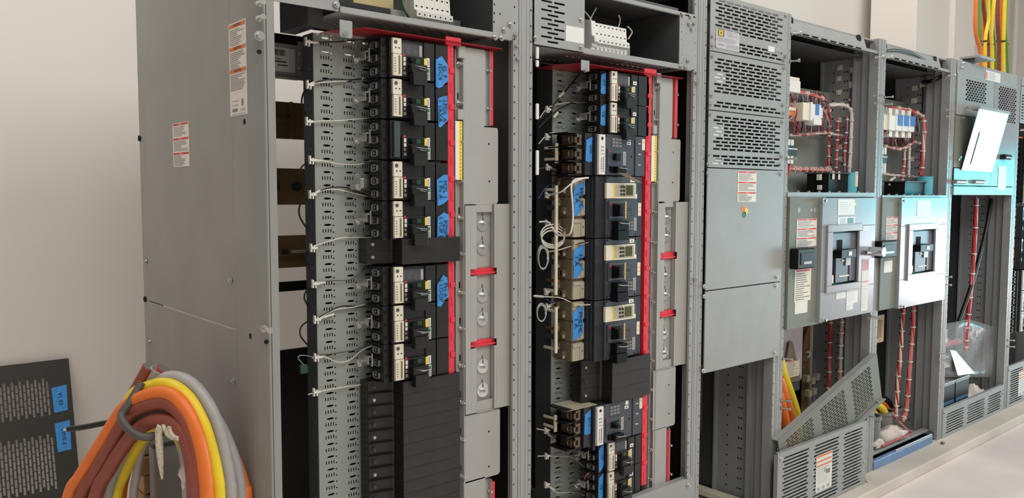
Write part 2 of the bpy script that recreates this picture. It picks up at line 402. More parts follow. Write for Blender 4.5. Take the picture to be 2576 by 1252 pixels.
# ---- bus bars and rear rails seen through the open gap of cabinet 1
YB = 2.75
def bar(v0, v1, name, m, Y=YB, u0=640, u1=800, th=.012):
    b = PB(); b.box(XU(u0, 500, Y), XU(u1, 500, Y)+.25, Y, Y+th, ZV(v1, 715, Y), ZV(v0, 715, Y)); return b
b = bar(86, 114, '', '', 2.5); b.build('rear_rail', 'black', C)
for v0, v1 in ((256, 349), (423, 515), (592, 674)):
    b = bar(v0, v1, '', ''); o = b.build('bus_bar', 'bus', C, .002)
    d = PB(); x0 = XU(650, 500, YB); x1 = XU(800, 500, YB)
    if v0 == 256:
        d.box(x0, XU(728, 300, YB), YB-.012, YB, ZV(312, 715, YB), ZV(296, 715, YB), 0); d.box(XU(726, 300, YB), XU(731, 300, YB), YB-.02, YB, ZV(349, 715, YB), ZV(256, 715, YB), 0)
        d.cyl((XU(676, 300, YB), YB-.02, ZV(299, 676, YB)), (XU(676, 300, YB), YB, ZV(299, 676, YB)), .008, 10)
    if v0 == 423:
        for u in (690, 745):
            p = W(u, 469, YB); d.cyl((p.x, YB-.008, p.z), (p.x, YB, p.z), .018, 16, 1); d.cyl((p.x, YB-.024, p.z), (p.x, YB-.008, p.z), .010, 6, 1)
    if v0 == 592:
        d.box(x0, x1, YB-.03, YB, ZV(642, 715, YB), ZV(639, 715, YB), 0); d.box(XU(728, 632, YB), x1, YB-.02, YB-.004, ZV(636, 740, YB), ZV(628, 740, YB), 2)
        p = W(714, 632, YB); d.cyl((p.x, YB-.02, p.z), (p.x, YB, p.z), .009, 10, 1)
    L = C.location; d.v = [tuple(Vector(p)-L) for p in d.v]; MB.build(d, 'bar_clamp', ['bus', 'darkgrey', 'white'], o)
b = bar(709, 733, '', '', 2.5); b.build('rear_rail', 'black', C)
b = PB().box(X0+.05, SX[1]-.01, 2.9, 2.91, PADZ, ZV(878, 730, 2.9)); b.build('rear_barrier', 'black', C)
# grey bracket with bar code label behind the post
Yb = 2.33
b = PB().box(XU(640, 150, Yb), XU(763, 150, Yb), Yb, Yb+.003, ZV(198, 715, Yb), ZV(110, 715, Yb))
b.box(XU(640, 150, Yb), XU(746, 150, Yb), Yb-.012, Yb, ZV(198, 700, Yb), ZV(192, 700, Yb)); b.box(XU(640, 150, Yb), XU(746, 150, Yb), Yb-.012, Yb, ZV(115, 700, Yb), ZV(110, 700, Yb))
xq = XU(745, 150, Yb); xr = XU(782, 150, Yb)
b.prism([(xq, ZV(108, 760, Yb)), (xq, ZV(190, 745, Yb)), (xq+.022, ZV(203, 760, Yb)), (xr, ZV(205, 775, Yb)), (xr, ZV(108, 775, Yb))], Yb-.014, Yb-.011)
br = b.build('label_bracket', 'grey', C, .001)
for v in (136, 171):
    p = W(757, v, Yb-.014); d = MB().bolt(loc(C, (p.x, Yb-.014, p.z)), .007, .007); MB.build(d, 'bolt', 'zinc', br)
def mk_bar(w, h):
    r = random.Random(4); it = []; x = .03
    while x < .72:
        a = r.choice((.006, .01, .016)); it.append((x, x+a, .66, .92, 1)); x += a + r.choice((.006, .01))
    it += [(.06, .62, .50, .53, 1), (.2, .75, .38, .43, 1), (.12, .3, .24, .28, 1), (.5, .78, .24, .28, 1), (.03, .2, .1, .13, 1)]
    return it, ['paper', 'textdark'], []
place_label('barcode_label', C, (XU(650, 150, Yb), Yb-.0005, ZV(179, 700, Yb)), (XU(742, 150, Yb), Yb, ZV(119, 700, Yb)), 'front', mk_bar, 'off white bar code label')
# ================================================================ breakers
YF = 2.03                                                # breaker front plane
def at_root(r, mb, name, mats, parent=None, **k): return mb.build(name, mats, parent or r, **k)
def small_breaker(label, x, zb, h=.1143, ptag=False, tape=None, tapepos='block', spec=True, step=.027, slim=False, bigclip=False, trip=True, rw=.198, lock=True, group=None):
    r = thing('circuit_breaker', label, 'breaker', (x, YF, zb), group)
    z = lambda d: h - d                                   # measured down from the top
    a, c = .0012, h-.0012
    b = MB()
    b.box(-.006, .150, .004, .112, a, c); b.box(.030, .108, -.003, .01, z(.046)-.0, z(.110)); b.box(.112, .149, 0, .01, a, c)
    b.box(-step, -.006, .018, .088, a, c)
    for zz in (a, h/3, 2*h/3, c): b.box(-step-.012, -step, .03, .1, zz-.0012, zz+.0012); b.box(-step, -.008, .0165, .03, zz-.001, zz+.001)
    b.build('housing', 'black', r, bevel=.0012)
    MB().box(.1535, rw, 0, .1, a, c).build('line_end_block', 'black', r, bevel=.001)
    d = MB()
    for k in range(3): zz = h*(2.5-k)/3; d.cyl((-step*.55-.003, .0172, zz), (-step*.55-.003, .02, zz), .0058, 12)
    for k in range(4): d.cyl((-.0095, .0035, h*(k+.5)/4), (-.0095, .006, h*(k+.5)/4), .001, 6)
    d.build('screw_hole', 'hole', r)
    for k in range(3):
        zz = h*(2.5-k)/3; l = MB()
        for yy in (.036, .066): l.box(-step-.0045, -step+.001, yy, yy+.008, zz-.0115, zz+.0115)
        for q in (-.0115, .0075): l.box(-step-.0045, -step+.001, .036, .074, zz+q, zz+q+.004)
        l.cyl((-step-.003, .058, zz), (-step-.001, .058, zz), .005, 10)
        l.build('lug', 'steel', r, bevel=.0008)
    if trip:
        t = MB().box(.0, .030, -.004, .006, z(.0445), z(.0)); t.box(.001, .031, -.005, .006, z(.108), z(.046))
        t.build('trip_unit', ['cream'], r, bevel=.0008)
        t = r.children[-1]
        MB().cyl((.010, -.0055, z(.012)), (.010, -.003, z(.012)), .0055, 14).build('dial', 'darkgrey', t)
        q = MB(); q.box(.019, .0245, -.0056, -.004, z(.103), z(.050), 0)
        for k in range(6): q.box(.005, .010, -.0056, -.004, z(.060+k*.0075), z(.057+k*.0075), 1)
        for xx in (.008, .020): q.prism([(xx, z(.031)), (xx+.006, z(.028)), (xx, z(.025))], -.0045, -.003, 'y', 2)
        q.build('scale_window', ['brown', 'text', 'ink'], t)
    else:
        MB().box(.004, .024, -.003, .006, z(.108), z(.004)).build('side_label_plate', 'platedark', r, bevel=.0008)
    if spec:
        it = [(.02, .14, .1, .9, 1), (.2, .45, .15, .85, 1), (.52, .8, .1, .6, 1), (.86, .98, .05, .95, 2)]
        sticker('rating_label', r, (.034, .004, z(.046)), .074, .036, it, ['slate', 'darkgrey', 'cabgr'])
    MB().cyl((.039, -.0035, z(.0465)), (.039, -.002, z(.0465)), .0045, 10).build('trip_button', 'redwax' if slim else 'cabrd', r)
    q = MB()
    for k, (w_, hh) in enumerate(((.008, .012), (.008, .010), (.006, .008), (.008, .009))): q.box(.0365, .0365+w_, -.0037, -.002, z(.058+k*.0135)-hh/2, z(.058+k*.0135)+hh/2, 0 if k < 2 else 1)
    q.build('position_marks', ['paper', 'text'], r)
    q = MB().box(.050, .100, -.0036, 0, z(.068), z(.0505), 0); q.box(.080, .096, -.0042, 0, z(.066), z(.0525), 1); q.build('handle_slot', ['hole', 'greenled'], r)
    MB().hull([(.054, -.003, z(.066)), (.066, -.003, z(.066)), (.066, -.003, z(.052)), (.054, -.003, z(.052))], [(.056, -.016, z(.064)), (.064, -.016, z(.064)), (.064, -.016, z(.054)), (.056, -.016, z(.054))]).build('handle', 'blackgloss', r, bevel=.001)
    it = [(.08, .92, .05, .95, 1)] + [(.2, .75, .1+.09*k, .15+.09*k, 2) for k in range(9)]
    sticker('warning_label', r, (.1085, -.0035, z(.073)), .008, .024, [], ['yellow'], t=.001)
    q = sticker('rating_tag', r, (.1165, -.0035, z(.073)), .012, .026, [(.2, .75, .15+.15*k, .22+.15*k, 1) for k in range(5)], ['paper', 'text'], t=.0012)
    sticker('barcode_tag', r, (.1185, -.0035, z(.112)), .011, .036, [(.15, .85, .62, .92, 1)] + [(.15, .85, .04+.06*k, .075+.06*k, 2) for k in range(9)], ['paper', 'green', 'text'], t=.001)
    if ptag: sticker('position_tag', r, (.120, -.0012, z(.040)), .020, .013, [(.3, .7, .35, .6, 1)], ['white', 'textdark'])
    if lock:
        q = MB(); q.box(.053, .107, -.024, 0, z(.096), z(.072)); q.box(.055, .103, -.030, -.006, z(.132), z(.0965)); q.box(.062, .094, -.0305, -.028, z(.126), z(.1245))
        for k in range(7): q.cyl((.060+.006*k, -.0245, z(.0755)), (.060+.006*k, -.022, z(.0755)), .0011, 6)
        q = q.build('handle_lock', 'filler' if False else 'black', r, bevel=.0012)
        pp = [(.062, -.026, z(.078)), (.070, -.036, z(.080)), (.092, -.037, z(.082)), (.100, -.027, z(.084)), (.096, -.026, z(.087)), (.075, -.030, z(.085))]
        MB().tube(smooth(pp, 4), .0013, 6).build('wire_loop', 'steel', q)
    if bigclip:
        q = MB(); q.box(-.075, -.030, .085, .09, z(.078), z(.036)); q.box(-.079, -.062, .06, .085, z(.078), z(.05)); q.box(-.08, -.078, .05, .088, z(.08), z(.046))
        q.cyl((-.083, .055, z(.075)), (-.083, .09, z(.075)), .010, 12)
    else:
        q = MB(); q.box(-step-.020, -step-.016, .05, .056, z(.068), z(.028)); q.box(-step-.030, -step-.016, .092, .1, z(.060), z(.050)); q.box(-step-.027, -step-.024, .06, .1, z(.062), z(.036)); q.box(-step-.027, -step-.016, .056, .06, z(.040), z(.036))
        q.cyl((-step-.04, .088, z(.064)), (-step-.04, .1, z(.064)), .0075, 12); q.box(-step-.045, -step-.028, .096, .1, z(.072), z(.052)); q.cyl((-step-.04, .082, z(.064)), (-step-.04, .088, z(.064)), .005, 6)
    q.build('mounting_clip', 'zinc', r, bevel=.001)
    if tape: put_tape(r, tape, tapepos, h, step)
    return r
def put_tape(r, tape, pos, h, step):
    txt, shape = tape
    if pos == 'block':   x0, x1, y0, zt, zb_ = .1525, .1985, -.0012, h-.034, h-.132
    else:                x0, x1, y0, zt, zb_ = pos
    w, l = x1-x0, zt-zb_
    b = MB(); pts = [(x0+w*p, zb_+l*q) for p, q in shape]
    b.hull([(x, y0-.0008 - .002*((i*7) % 3 == 1), z) for i, (x, z) in enumerate(pts)], [(x, y0, z) for x, z in pts])
    o = b.build('tape_strip', ['tape'], r); o['label'] = 'torn strip of blue masking tape with handwriting'
    t = MB(); rr = random.Random(len(txt[0]))
    for i, s in enumerate(txt):
        put_text(t, s, (x0+w*(.68-.36*i), y0-.0042, zb_+l*.52), (0, 0, -1), (1, 0, 0), min(w*.46, l*1.5/max(len(s), 3)), 0)
    t.build('handwriting', 'ink', o)
T1 = [(0,.04), (.2,0), (.55,.06), (.62,.12), (1,.26), (.98,.74), (.5,1), (0,.86)]
T2 = [(.2,.02), (.34,0), (.95,.22), (1,.3), (.9,1), (.5,.96), (.15,.88)]
T3 = [(.1,0), (.5,.06), (1,.20), (.95,.98), (.6,.98), (.05,.82)]
T4 = [(.05,0), (.3,.02), (.8,.28), (1,.3), (1,.92), (.62,1), (.1,.84)]
T5 = [(.05,.02), (.3,0), (.7,.22), (1,.28), (.85,.9), (.55,1), (.05,.7)]

XB1 = W(990, 600, YF).x                                  # trip-unit edge of the left column
H1 = .1143
tops = [96, 199, 302, 406, 506, None, 671, 769, 866]
A1 = 'in the leftmost cabinet'
desc = {0: ('topmost small black breaker with long blue tape %s' % A1, (('EL F', '1DC4'), T1), {}),
 1: ('second small black breaker from the top, blue tape, %s' % A1, (('LPDL A', '1 1AXA'), T2), dict(spec=False)),
 2: ('black breaker with a grey-green strip and no white trip unit %s' % A1, None, dict(spec=False, trip=False)),
 3: ('small black breaker with large silver mounting bracket and blue tape %s' % A1, (('MZL 1', '1 Px A'), T3), dict(spec=False, bigclip=True)),
 4: ('small black breaker with blue tape just above the blank filler %s' % A1, (('PZSP', '1 1UP B'), T4), dict(spec=False)),
 6: ('small black breaker with blue tape just below the blank filler %s' % A1, (('PH A', '1 LOOP'), T5), {}),
 7: ('small black breaker without tape, second below the blank filler %s' % A1, None, dict(spec=False)),
 8: ('lowest small black breaker, right above the long run of blank fillers %s' % A1, None, dict(spec=False))}
BR1 = {}
for i, v in enumerate(tops):
    if v is None: continue
    lb, tp, kw = desc[i]
    BR1[i] = small_breaker(lb, XB1, ZV(v, 1000, YF)-H1, H1, tape=tp, group='small breakers in the leftmost cabinet', **kw)
def filler(label, x, zb, h, wide, stepw, group, screw=True, rib=False):
    r = thing('blank_filler', label, 'filler', (x, YF, zb), group)
    prof = [(0, -.012), (wide, -.012), (wide, .09), (-stepw, .11), (-stepw, .062), (-.006, .046), (0, .04)]
    b = MB().prism(prof, .0002, h-.0002, 'z'); b.build('cover', 'filler', r, bevel=.0006)
    if rib: MB().hull([(-stepw, .0615, .001), (-.002, .042, .001), (-.002, .046, .001), (-stepw, .066, .001)], [(-stepw, .052, .004), (-.02, .038, .004), (-.002, .046, .004), (-stepw, .066, .004)]).build('rib', 'filler', r)
    q = MB(); q.cyl((-stepw+.012, .048, h*.55), (-stepw+.012, .062, h*.55), .005, 10); q.cyl((-stepw+.012, .045, h*.55), (-stepw+.012, .048, h*.55), .0032, 6)
    q.build('screw', 'zinc' if screw else 'darkgrey', r)
    return r
XF1 = W(1006, 630, YF).x
zt = ZV(600, 1010, YF)
for k in range(2): filler(('upper' if k == 0 else 'lower')+' of the two black blank fillers between breakers in the leftmost cabinet', XF1, zt-.0381*(k+1), .0381, W(1152, 630, YF).x-XF1, .075, 'black blank fillers in the leftmost cabinet')
zt = BR1[8].location.z
k = 0
while zt > .36:
    zt -= .0381; n = ('first', 'second', 'third', 'fourth', 'fifth', 'sixth', 'seventh', 'eighth', 'ninth', 'tenth', 'eleventh', 'twelfth', 'thirteenth', 'fourteenth', 'fifteenth', 'sixteenth', 'seventeenth', 'eighteenth')
    filler('black blank filler, %s below the lowest breaker in the leftmost cabinet' % n[k], XF1, zt, .0381, W(1152, 1050, YF).x-XF1, .075, 'black blank fillers in the leftmost cabinet', screw=(k % 3 == 1), rib=True); k += 1
    if k > 11: break
ZLOW1 = zt

# ---- second cabinet: medium and large breakers
XB2 = W(1536, 300, YF).x
def lug_end(b, x0, y0, y1, h, mm): pass
def medium_breaker(label, x, zb, tape, h=.1524, open_hasp=False, group=None):
    r = thing('circuit_breaker', label, 'breaker', (x, YF, zb), group)
    z = lambda d: h-d; a, c = .0015, h-.0015
    b = MB(); b.box(-.01, .205, .004, .13, a, c); b.box(-.05, -.01, .016, .11, a, c)
    b.build('housing', 'slatedark', r, bevel=.0015)
    b = MB(); b.box(-.085, -.05, .03, .125, a, c)
    for zz in (a, h/3, 2*h/3, c): b.box(-.125, -.05, .028, .13, zz-.002, zz+.002)
    b.build('terminal_housing', 'black', r, bevel=.001)
    MB().box(.036, .19, -.003, .01, a+.002, c).build('front_cover', 'slate', r, bevel=.002)
    MB().box(.207, .262, .002, .12, a, c).build('line_end_block', 'slate', r, bevel=.002)
    for k in range(3):
        zz = h*(2.5-k)/3; l = MB()
        l.box(-.092, -.058, .024, .032, zz+.008, zz+.019); l.box(-.092, -.058, .024, .032, zz-.019, zz-.01); l.box(-.092, -.084, .024, .032, zz-.019, zz+.019); l.box(-.07, -.058, .025, .032, zz-.019, zz+.019); l.box(-.096, -.085, .036, .044, zz-.017, zz+.017); l.box(-.096, -.085, .036, .095, zz+.012, zz+.018); l.box(-.096, -.085, .036, .095, zz-.018, zz-.012); l.box(-.094, -.086, .04, .09, zz-.012, zz+.012)
        l.tube(smooth([(-.097, .05, zz-.012), (-.103, .048, zz), (-.097, .05, zz+.012)], 4), .004, 6)
        l.build('lug', 'bronze', r, bevel=.001)
    t = MB().box(.0, .033, -.006, .008, z(h-.004), z(.004)); t = t.build('trip_unit', ['white'], r, bevel=.0012)
    MB().cyl((.016, -.0068, z(.018)), (.016, -.004, z(.018)), .006, 14).build('dial', 'textdark', t)
    q = MB(); q.box(.021, .0245, -.0066, -.004, z(.132), z(.084), 0); q.box(.010, .028, -.0064, -.005, z(.075), z(.073), 1); q.box(.010, .028, -.0064, -.005, z(.138), z(.136), 1)
    for k in range(5): q.box(.010, .015, -.0066, -.004, z(.094+k*.009), z(.088+k*.009), 1)
    for k in range(4): q.box(.010+.009*(k % 2), .015+.009*(k % 2), -.0066, -.004, z(.052+.012*(k//2)), z(.046+.012*(k//2)), 1)
    q.build('scale_window', ['brown', 'text'], t)
    q = MB().box(.045, .128, -.006, 0, z(.118), z(.054), 0); q.build('handle_plate', 'slate', r, bevel=.001)
    q = MB().box(.072, .118, -.0068, -.004, z(.096), z(.070), 0); q.box(.104, .116, -.0074, -.004, z(.094), z(.076), 1); q.build('handle_slot', ['hole', 'greenled'], r)
    if open_hasp:
        MB().box(.074, .098, -.022, -.005, z(.094), z(.072)).build('handle', 'blackgloss', r, bevel=.002)
    else:
        MB().hull([(.078, -.006, z(.096)), (.106, -.006, z(.09)), (.104, -.006, z(.078)), (.076, -.006, z(.072))], [(.082, -.034, z(.092)), (.1, -.034, z(.09)), (.1, -.034, z(.084)), (.08, -.034, z(.082))]).build('handle', 'blackgloss', r, bevel=.002)
    MB().cyl((.053, -.0075, z(.064)), (.053, -.005, z(.064)), .004, 8).build('trip_button', 'cabrd', r)
    sticker('rating_label', r, (.07, -.0032, z(.05)), .055, .04, [(.05+.33*i, .3+.33*i, .1+.3*j, .3+.3*j, 1) for i in range(3) for j in range(3)], ['slate', 'text'])
    sticker('barcode_tag', r, (.128, -.0062, z(.112)), .016, .05, [(.2, .8, .1+.12*k, .16+.12*k, 1) for k in range(7)], ['cabgr', 'text'])
    sticker('position_tag', r, (.152, -.0032, z(.036)), .022, .012, [(.3, .7, .3, .6, 1)], ['paper', 'textdark']); sticker('code_tag', r, (.156, -.0032, z(.02)), .018, .015, [], ['paper'])
    q = MB(); q.box(.076, .125, -.028, 0, z(.142), z(.118)); q.box(.06, .07, -.012, 0, z(.14), z(.118)); q = q.build('handle_lock', 'blackgloss', r, bevel=.0015)
    if open_hasp:
        MB().hull([(.075, -.03, z(.142)), (.122, -.03, z(.142)), (.166, -.07, z(.178)), (.142, -.07, z(.178))], [(.075, -.027, z(.142)), (.122, -.027, z(.142)), (.166, -.067, z(.178)), (.142, -.067, z(.178))]).build('open_hasp', 'brown', q)
    MB().tube(smooth([(.08, -.029, z(.122)), (.086, -.036, z(.124)), (.118, -.036, z(.126)), (.122, -.029, z(.128))], 4), .0018, 6).build('wire_loop', 'steel', q)
    for zz in (.03, .07, .11):
        MB().box(.222, .236, -.0002, .004, z(zz), z(zz-.003)).build('vent_slot', 'white', r)
    for xx, zz in ((.04, .008), (.04, h-.01), (.18, .078)): MB().cyl((xx, -.0036, z(zz)), (xx, -.001, z(zz)), .004, 8).build('corner_screw', 'hole', r)
    sticker('end_label', r, (.244, .0018, z(.052)), .018, .042, [(.1, .9, .7, .75, 1)], ['cream', 'warn'])
    if tape: put_tape(r, tape, (-.048, -.012, .0155, h-.012, h-.105), h, 0)
    return r
def large_breaker(label, x, zb, tape, wired=False, h=.2286, group=None):
    r = thing('circuit_breaker', label, 'breaker', (x, YF, zb), group)
    z = lambda d: h-d; a, c = .0015, h-.0015
    b = MB(); b.box(-.02, .205, .006, .15, a, c); b.box(-.026, -.02, .016, .15, a, c); b.box(-.03, -.026, .03, .15, a, c)
    b.build('housing', 'slatedark', r, bevel=.002)
    MB().box(.028, .20, -.003, .01, a+.001, c).build('front_cover', 'slate', r, bevel=.003)
    MB().box(.202, .236, .004, .14, a, c).build('line_end_block', 'slatedark', r, bevel=.002)
    b = MB(); b.box(-.085, -.030, .058, .16, a+.002, c-.002)
    for zz in (h/3, 2*h/3): b.box(-.0855, -.084, .062, .15, zz-.001, zz+.001, 1)
    b.build('terminal_housing', ['brown', 'hole'], r, bevel=.002)
    for k in range(3):                                    # beige lug covers and their lugs
        zz = h*(2.5-k)/3; l = MB()
        l.box(-.087, -.032, .05, .06, zz-.033, zz+.033); l.box(-.052, -.032, .046, .052, zz-.03, zz+.03); l.box(-.088, -.05, .046, .052, zz+.018, zz+.03)
        o = l.build('lug_cover', 'beige', r, bevel=.0015)
        MB().cyl((-.043, .0445, zz+.004), (-.043, .047, zz+.004), .003, 8).build('cover_screw', 'steel', o)
        for j in (-.014, .016):
            l = MB(); l.cyl((-.094, .1+.03*(j > 0), zz+j), (-.084, .1+.03*(j > 0), zz+j), .012, 12, 1); l.box(-.1, -.085, .088+.03*(j > 0), .098+.03*(j > 0), zz+j-.013, zz+j+.013, 0); l.box(-.103, -.095, .084+.03*(j > 0), .09+.03*(j > 0), zz+j-.012, zz+j+.0, 2)
            l.build('lug', ['brown', 'bus' if not wired else 'black', 'beige'], r, bevel=.001)
    d = MB().box(.024, .186, -.008, .004, z(.083), z(.026)); d = d.build('display_unit', ['cream'], r, bevel=.002)
    q = MB(); q.box(.060, .068, -.0086, -.006, z(.081), z(.028), 0); q.box(.069, .178, -.0088, -.006, z(.076), z(.032), 1)
    q.build('trim_band', ['yellow', 'beige'], d)
    q = MB()
    for i in range(2):
        for j in range(3): q.box(.098+.014*i, .107+.014*i, -.0105, -.008, z(.044+.014*j), z(.036+.014*j))
    q.build('keypad', 'textdark', d)
    q = MB(); q.box(.124, .170, -.010, -.008, z(.074), z(.031), 0); q.box(.128, .166, -.0108, -.008, z(.071), z(.034), 1); q.build('screen', ['beige', 'screen'], d)
    MB().cyl((.120, -.0105, z(.034)), (.120, -.008, z(.034)), .004, 8).build('indicator', 'white', d)
    q = MB(); q.box(.034, .132, -.012, 0, z(.160), z(.092), 0); q.build('handle_bezel', 'slate', r, bevel=.003)
    q = MB(); q.box(.052, .118, -.0125, -.004, z(.148), z(.102), 0); q.box(.1, .116, -.0128, -.004, z(.146), z(.104), 1); q.build('handle_slot', ['hole', 'slatedark'], r)
    MB().hull([(.052, -.012, z(.15)), (.086, -.012, z(.15)), (.086, -.012, z(.102)), (.052, -.012, z(.102))], [(.050, -.05, z(.142)), (.074, -.05, z(.142)), (.074, -.05, z(.106)), (.050, -.05, z(.106))]).build('handle', 'blackgloss', r, bevel=.003)
    MB().box(.120, .128, -.0132, -.01, z(.158), z(.094)).build('gold_strip', 'trimgold', r)
    MB().box(.038, .048, -.0135, -.01, z(.108), z(.101)).build('trip_button', 'cabrd', r)
    q = MB(); q.box(.058, .118, -.035, 0, z(.200), z(.166)); q.box(.052, .112, -.042, -.006, z(.236), z(.201)); q.box(.066, .098, -.0428, -.04, z(.224), z(.221)); q = q.build('handle_lock', 'blackgloss', r, bevel=.002)
    MB().tube(smooth([(.064, -.036, z(.172)), (.074, -.046, z(.174)), (.104, -.047, z(.176)), (.112, -.037, z(.178))], 4), .002, 6).build('wire_loop', 'steel', q)
    MB().box(.046, .104, -.028, 0, z(.012), -.0+z(-.0)).build('lock_foot', 'blackgloss', r) if False else None
    sticker('rating_label', r, (.128, -.0032, z(.205)), .05, .04, [(.05+.33*i, .3+.33*i, .1+.3*j, .3+.3*j, 1) for i in range(3) for j in range(3)], ['slatedark', 'text'])
    sticker('barcode_tag', r, (.180, -.0032, z(.204)), .016, .048, [(.2, .8, .1+.12*k, .16+.12*k, 1) for k in range(7)], ['cabgr', 'text'])
    sticker('small_note', r, (.138, -.0032, z(.15)), .03, .03, [(.1, .9, .2, .26, 1), (.1, .7, .5, .56, 1)], ['slatedark', 'text'])
    sticker('position_tag', r, (.158, -.0032, z(.022)), .026, .014, [(.35, .65, .35, .6, 1)], ['paper', 'textdark'])
    sticker('end_label', r, (.212, .0038, z(.150)), .018, .05, [(.1, .9, .3, .34, 1), (.1, .9, .62, .66, 1)], ['cream', 'warn'])
    sticker('small_tag', r, (.182, -.0032, z(.083)), .016, .016, [], ['paper'])
    for xx, zz in ((.034, .008), (.192, .008), (.034, h-.01), (.192, h-.01)): MB().cyl((xx, -.0036, z(zz)), (xx, -.001, z(zz)), .004, 8).build('corner_screw', 'hole', r)
    if tape: put_tape(r, tape, (-.098, -.040, .044, h-.02, h-.145), h, 0)
    return r
A2 = 'in the second cabinet'
z0 = ZV(178, 1536, YF); step2 = .036
TS = [(0,.06), (.35,.0), (.9,.04), (.95,1), (.05,.85)]
TC = [(.1,.02), (.4,0), (.75,.18), (1,.24), (.55,.46), (.5,.55), (.98,.6), (1,.98), (.15,.85), (.02,.5), (.1,.35)]
tp = (-step2-.001, -.008, .0165, H1-.004, H1-.085)
kw = dict(step=step2, tapepos=tp, rw=.215, ptag=True)
XM = W(1504, 400, YF).x; XL = W(1521, 600, YF).x-.024
zc = z0
small_breaker('topmost small black breaker with blue tape %s' % A2, XB2, zc-H1, H1, tape=(('LBDL', 'A 1'), TS), group='small breakers at the top of the second cabinet', **kw); zc -= H1
small_breaker('second small black breaker from the top with blue tape %s' % A2, XB2, zc-H1, H1, tape=(('LZA', '1 B'), TS), group='small breakers at the top of the second cabinet', spec=False, **kw); zc -= H1
medium_breaker('slate breaker with QAE on its tape and a brown open hasp %s' % A2, XM, zc-.1524, (('QAE',), TS), open_hasp=True); zc -= .1524
for nm, tx, w_ in (('uppermost', 'MSLPL', False), ('middle', 'HLP', True), ('lowest', 'PNLHL', False)):
    large_breaker('%s of the three large grey breakers with a green screen %s' % (nm, A2), XL, zc-.2286, ((tx, '1 A'), TC if nm != 'lowest' else T3), w_, group='large breakers with screens'); zc -= .2286
zb_ = ZV(1016, 1524, YF); XF2 = W(1534, 960, YF).x
hh = (zc-zb_-.004)/3
for k in range(3): filler(('top', 'middle', 'bottom')[k]+' of three black blank fillers under the large breakers %s' % A2, XF2, zc-hh*(k+1)-.002, hh, W(1629, 960, YF).x-XF2, .09, 'black blank fillers in the second cabinet', screw=(k != 1))
zc = zb_
mb_ = medium_breaker('slate breaker with blue tape under the black blank fillers %s' % A2, W(1500, 1070, YF).x, zc-.1524, (('JLP 2',), TS)); zc -= .1524
for k in range(3): MB().box(-.124+.012*k, .02, .03-.008*k, .128, .1524+.0006+.0028*k-.0062, .1524+.0006+.0028*k-.0045).build('lit_top_layer', 'beige', mb_, bevel=.0004)  # beige layers added to carry the breaker's lit top in their colour
XB3 = W(1530, 1180, YF).x; tp = (-step2-.001, -.008, .0165, H1-.002, H1-.108); kw['tapepos'] = tp; kw['rw'] = W(1612, 1200, YF).x-XB3-.002
small_breaker('upper of the two small breakers near the bottom sill %s' % A2, XB3, zc-H1, H1, tape=(('LZB', '1'), T3), group='small breakers at the bottom of the second cabinet', **kw); zc -= H1
small_breaker('lower small breaker cut by the bottom edge of the photo %s' % A2, XB3, zc-H1, H1, tape=(('LZH', '1 A'), TS), group='small breakers at the bottom of the second cabinet', spec=False, **kw); zc -= H1
ZLOW2 = zc
# ================================================================ panelboard chassis, bus covers and terminal boxes of the two open cabinets
def pan_tile(w, h, cols):
    hl = []
    for cx in cols:
        for k in range(4):
            x = cx-.0125+k*.0083
            if .002 < x < w-.002: hl.append(rect(x, h*.27, .0017, .0052))
        if cx+.012 < w: hl.append(oval(cx+.002, h*.72, .0125, .0032))
        for q in (.0, .5):
            if cx+.021 < w: hl.append([(x, z) for x, z in oval(cx+.0205, h*(.06+q+.02)+.003, .0026, .0026, 8)])
    return hl
def chassis(label, x0, x1, Yp, zb, zt, depth, px_red, zr, tab, sheet):
    r = thing('panelboard_chassis', label, 'panelboard', (x0, Yp, zb))
    ph = .0385; n = int((zt-zb)/ph); b = PB()
    tile(b, x0, zt-n*ph, x1-x0, ph, pan_tile(x1-x0, ph, [.036, .110, .170]), n, Yp, Yp+.002)
    b.build('perforated_pan', 'pan', r)
    b = PB().box(x0-.002, x0, Yp, Yp+depth, zb, zt)
    for k in range(14): b.cyl((x0-.0024, Yp+depth*.35, zt-.1-k*.115), (x0-.002, Yp+depth*.35, zt-.1-k*.115), .003, 8, 1)
    b.build('side_flange', ['darkgrey', 'steel'], r)  # dark grey puts the shade of the left-facing flange into its colour
    PB().box(x0, x1+.22, Yp+.03, Yp+.04, zb, zt-.055).build('hole_dark_plate', 'black', r)  # black plate added behind the pan to keep its holes dark
    # red comb strip
    (xa, xb), (z0, z1) = px_red, zr; b = PB()
    b.box(xa, xb, 2.030, 2.07, z0, z1); k = 0; z = z1-.03
    while z > z0+.03:
        b.box(xa+.006, xb+.001, 2.0265, 2.031, z-.012, z+.004) if k % 2 else b.box(xa+.010, xb-.001, 2.0285, 2.031, z-.016, z+.012); z -= .055; k += 1
    b.build('red_insulator_strip', 'red', r, .001)
    b = PB().box(*tab, 2.022, 2.03, z1-.012, z1+.012); b.build('red_tab', 'red', r, .001)
    (sx0, sx1, sy0, sy1, sz) = sheet
    b = PB().hull([(sx0+.06, sy0, sz), (sx1, sy0, sz), (sx1, sy1, sz), (sx0, sy1, sz), (sx0, sy0+.09, sz)], [(sx0+.06, sy0, sz+.002), (sx1, sy0, sz+.002), (sx1, sy1, sz+.002), (sx0, sy1, sz+.002), (sx0, sy0+.09, sz+.002)])
    b.build('red_barrier_sheet', 'redsheet', r)
    return r
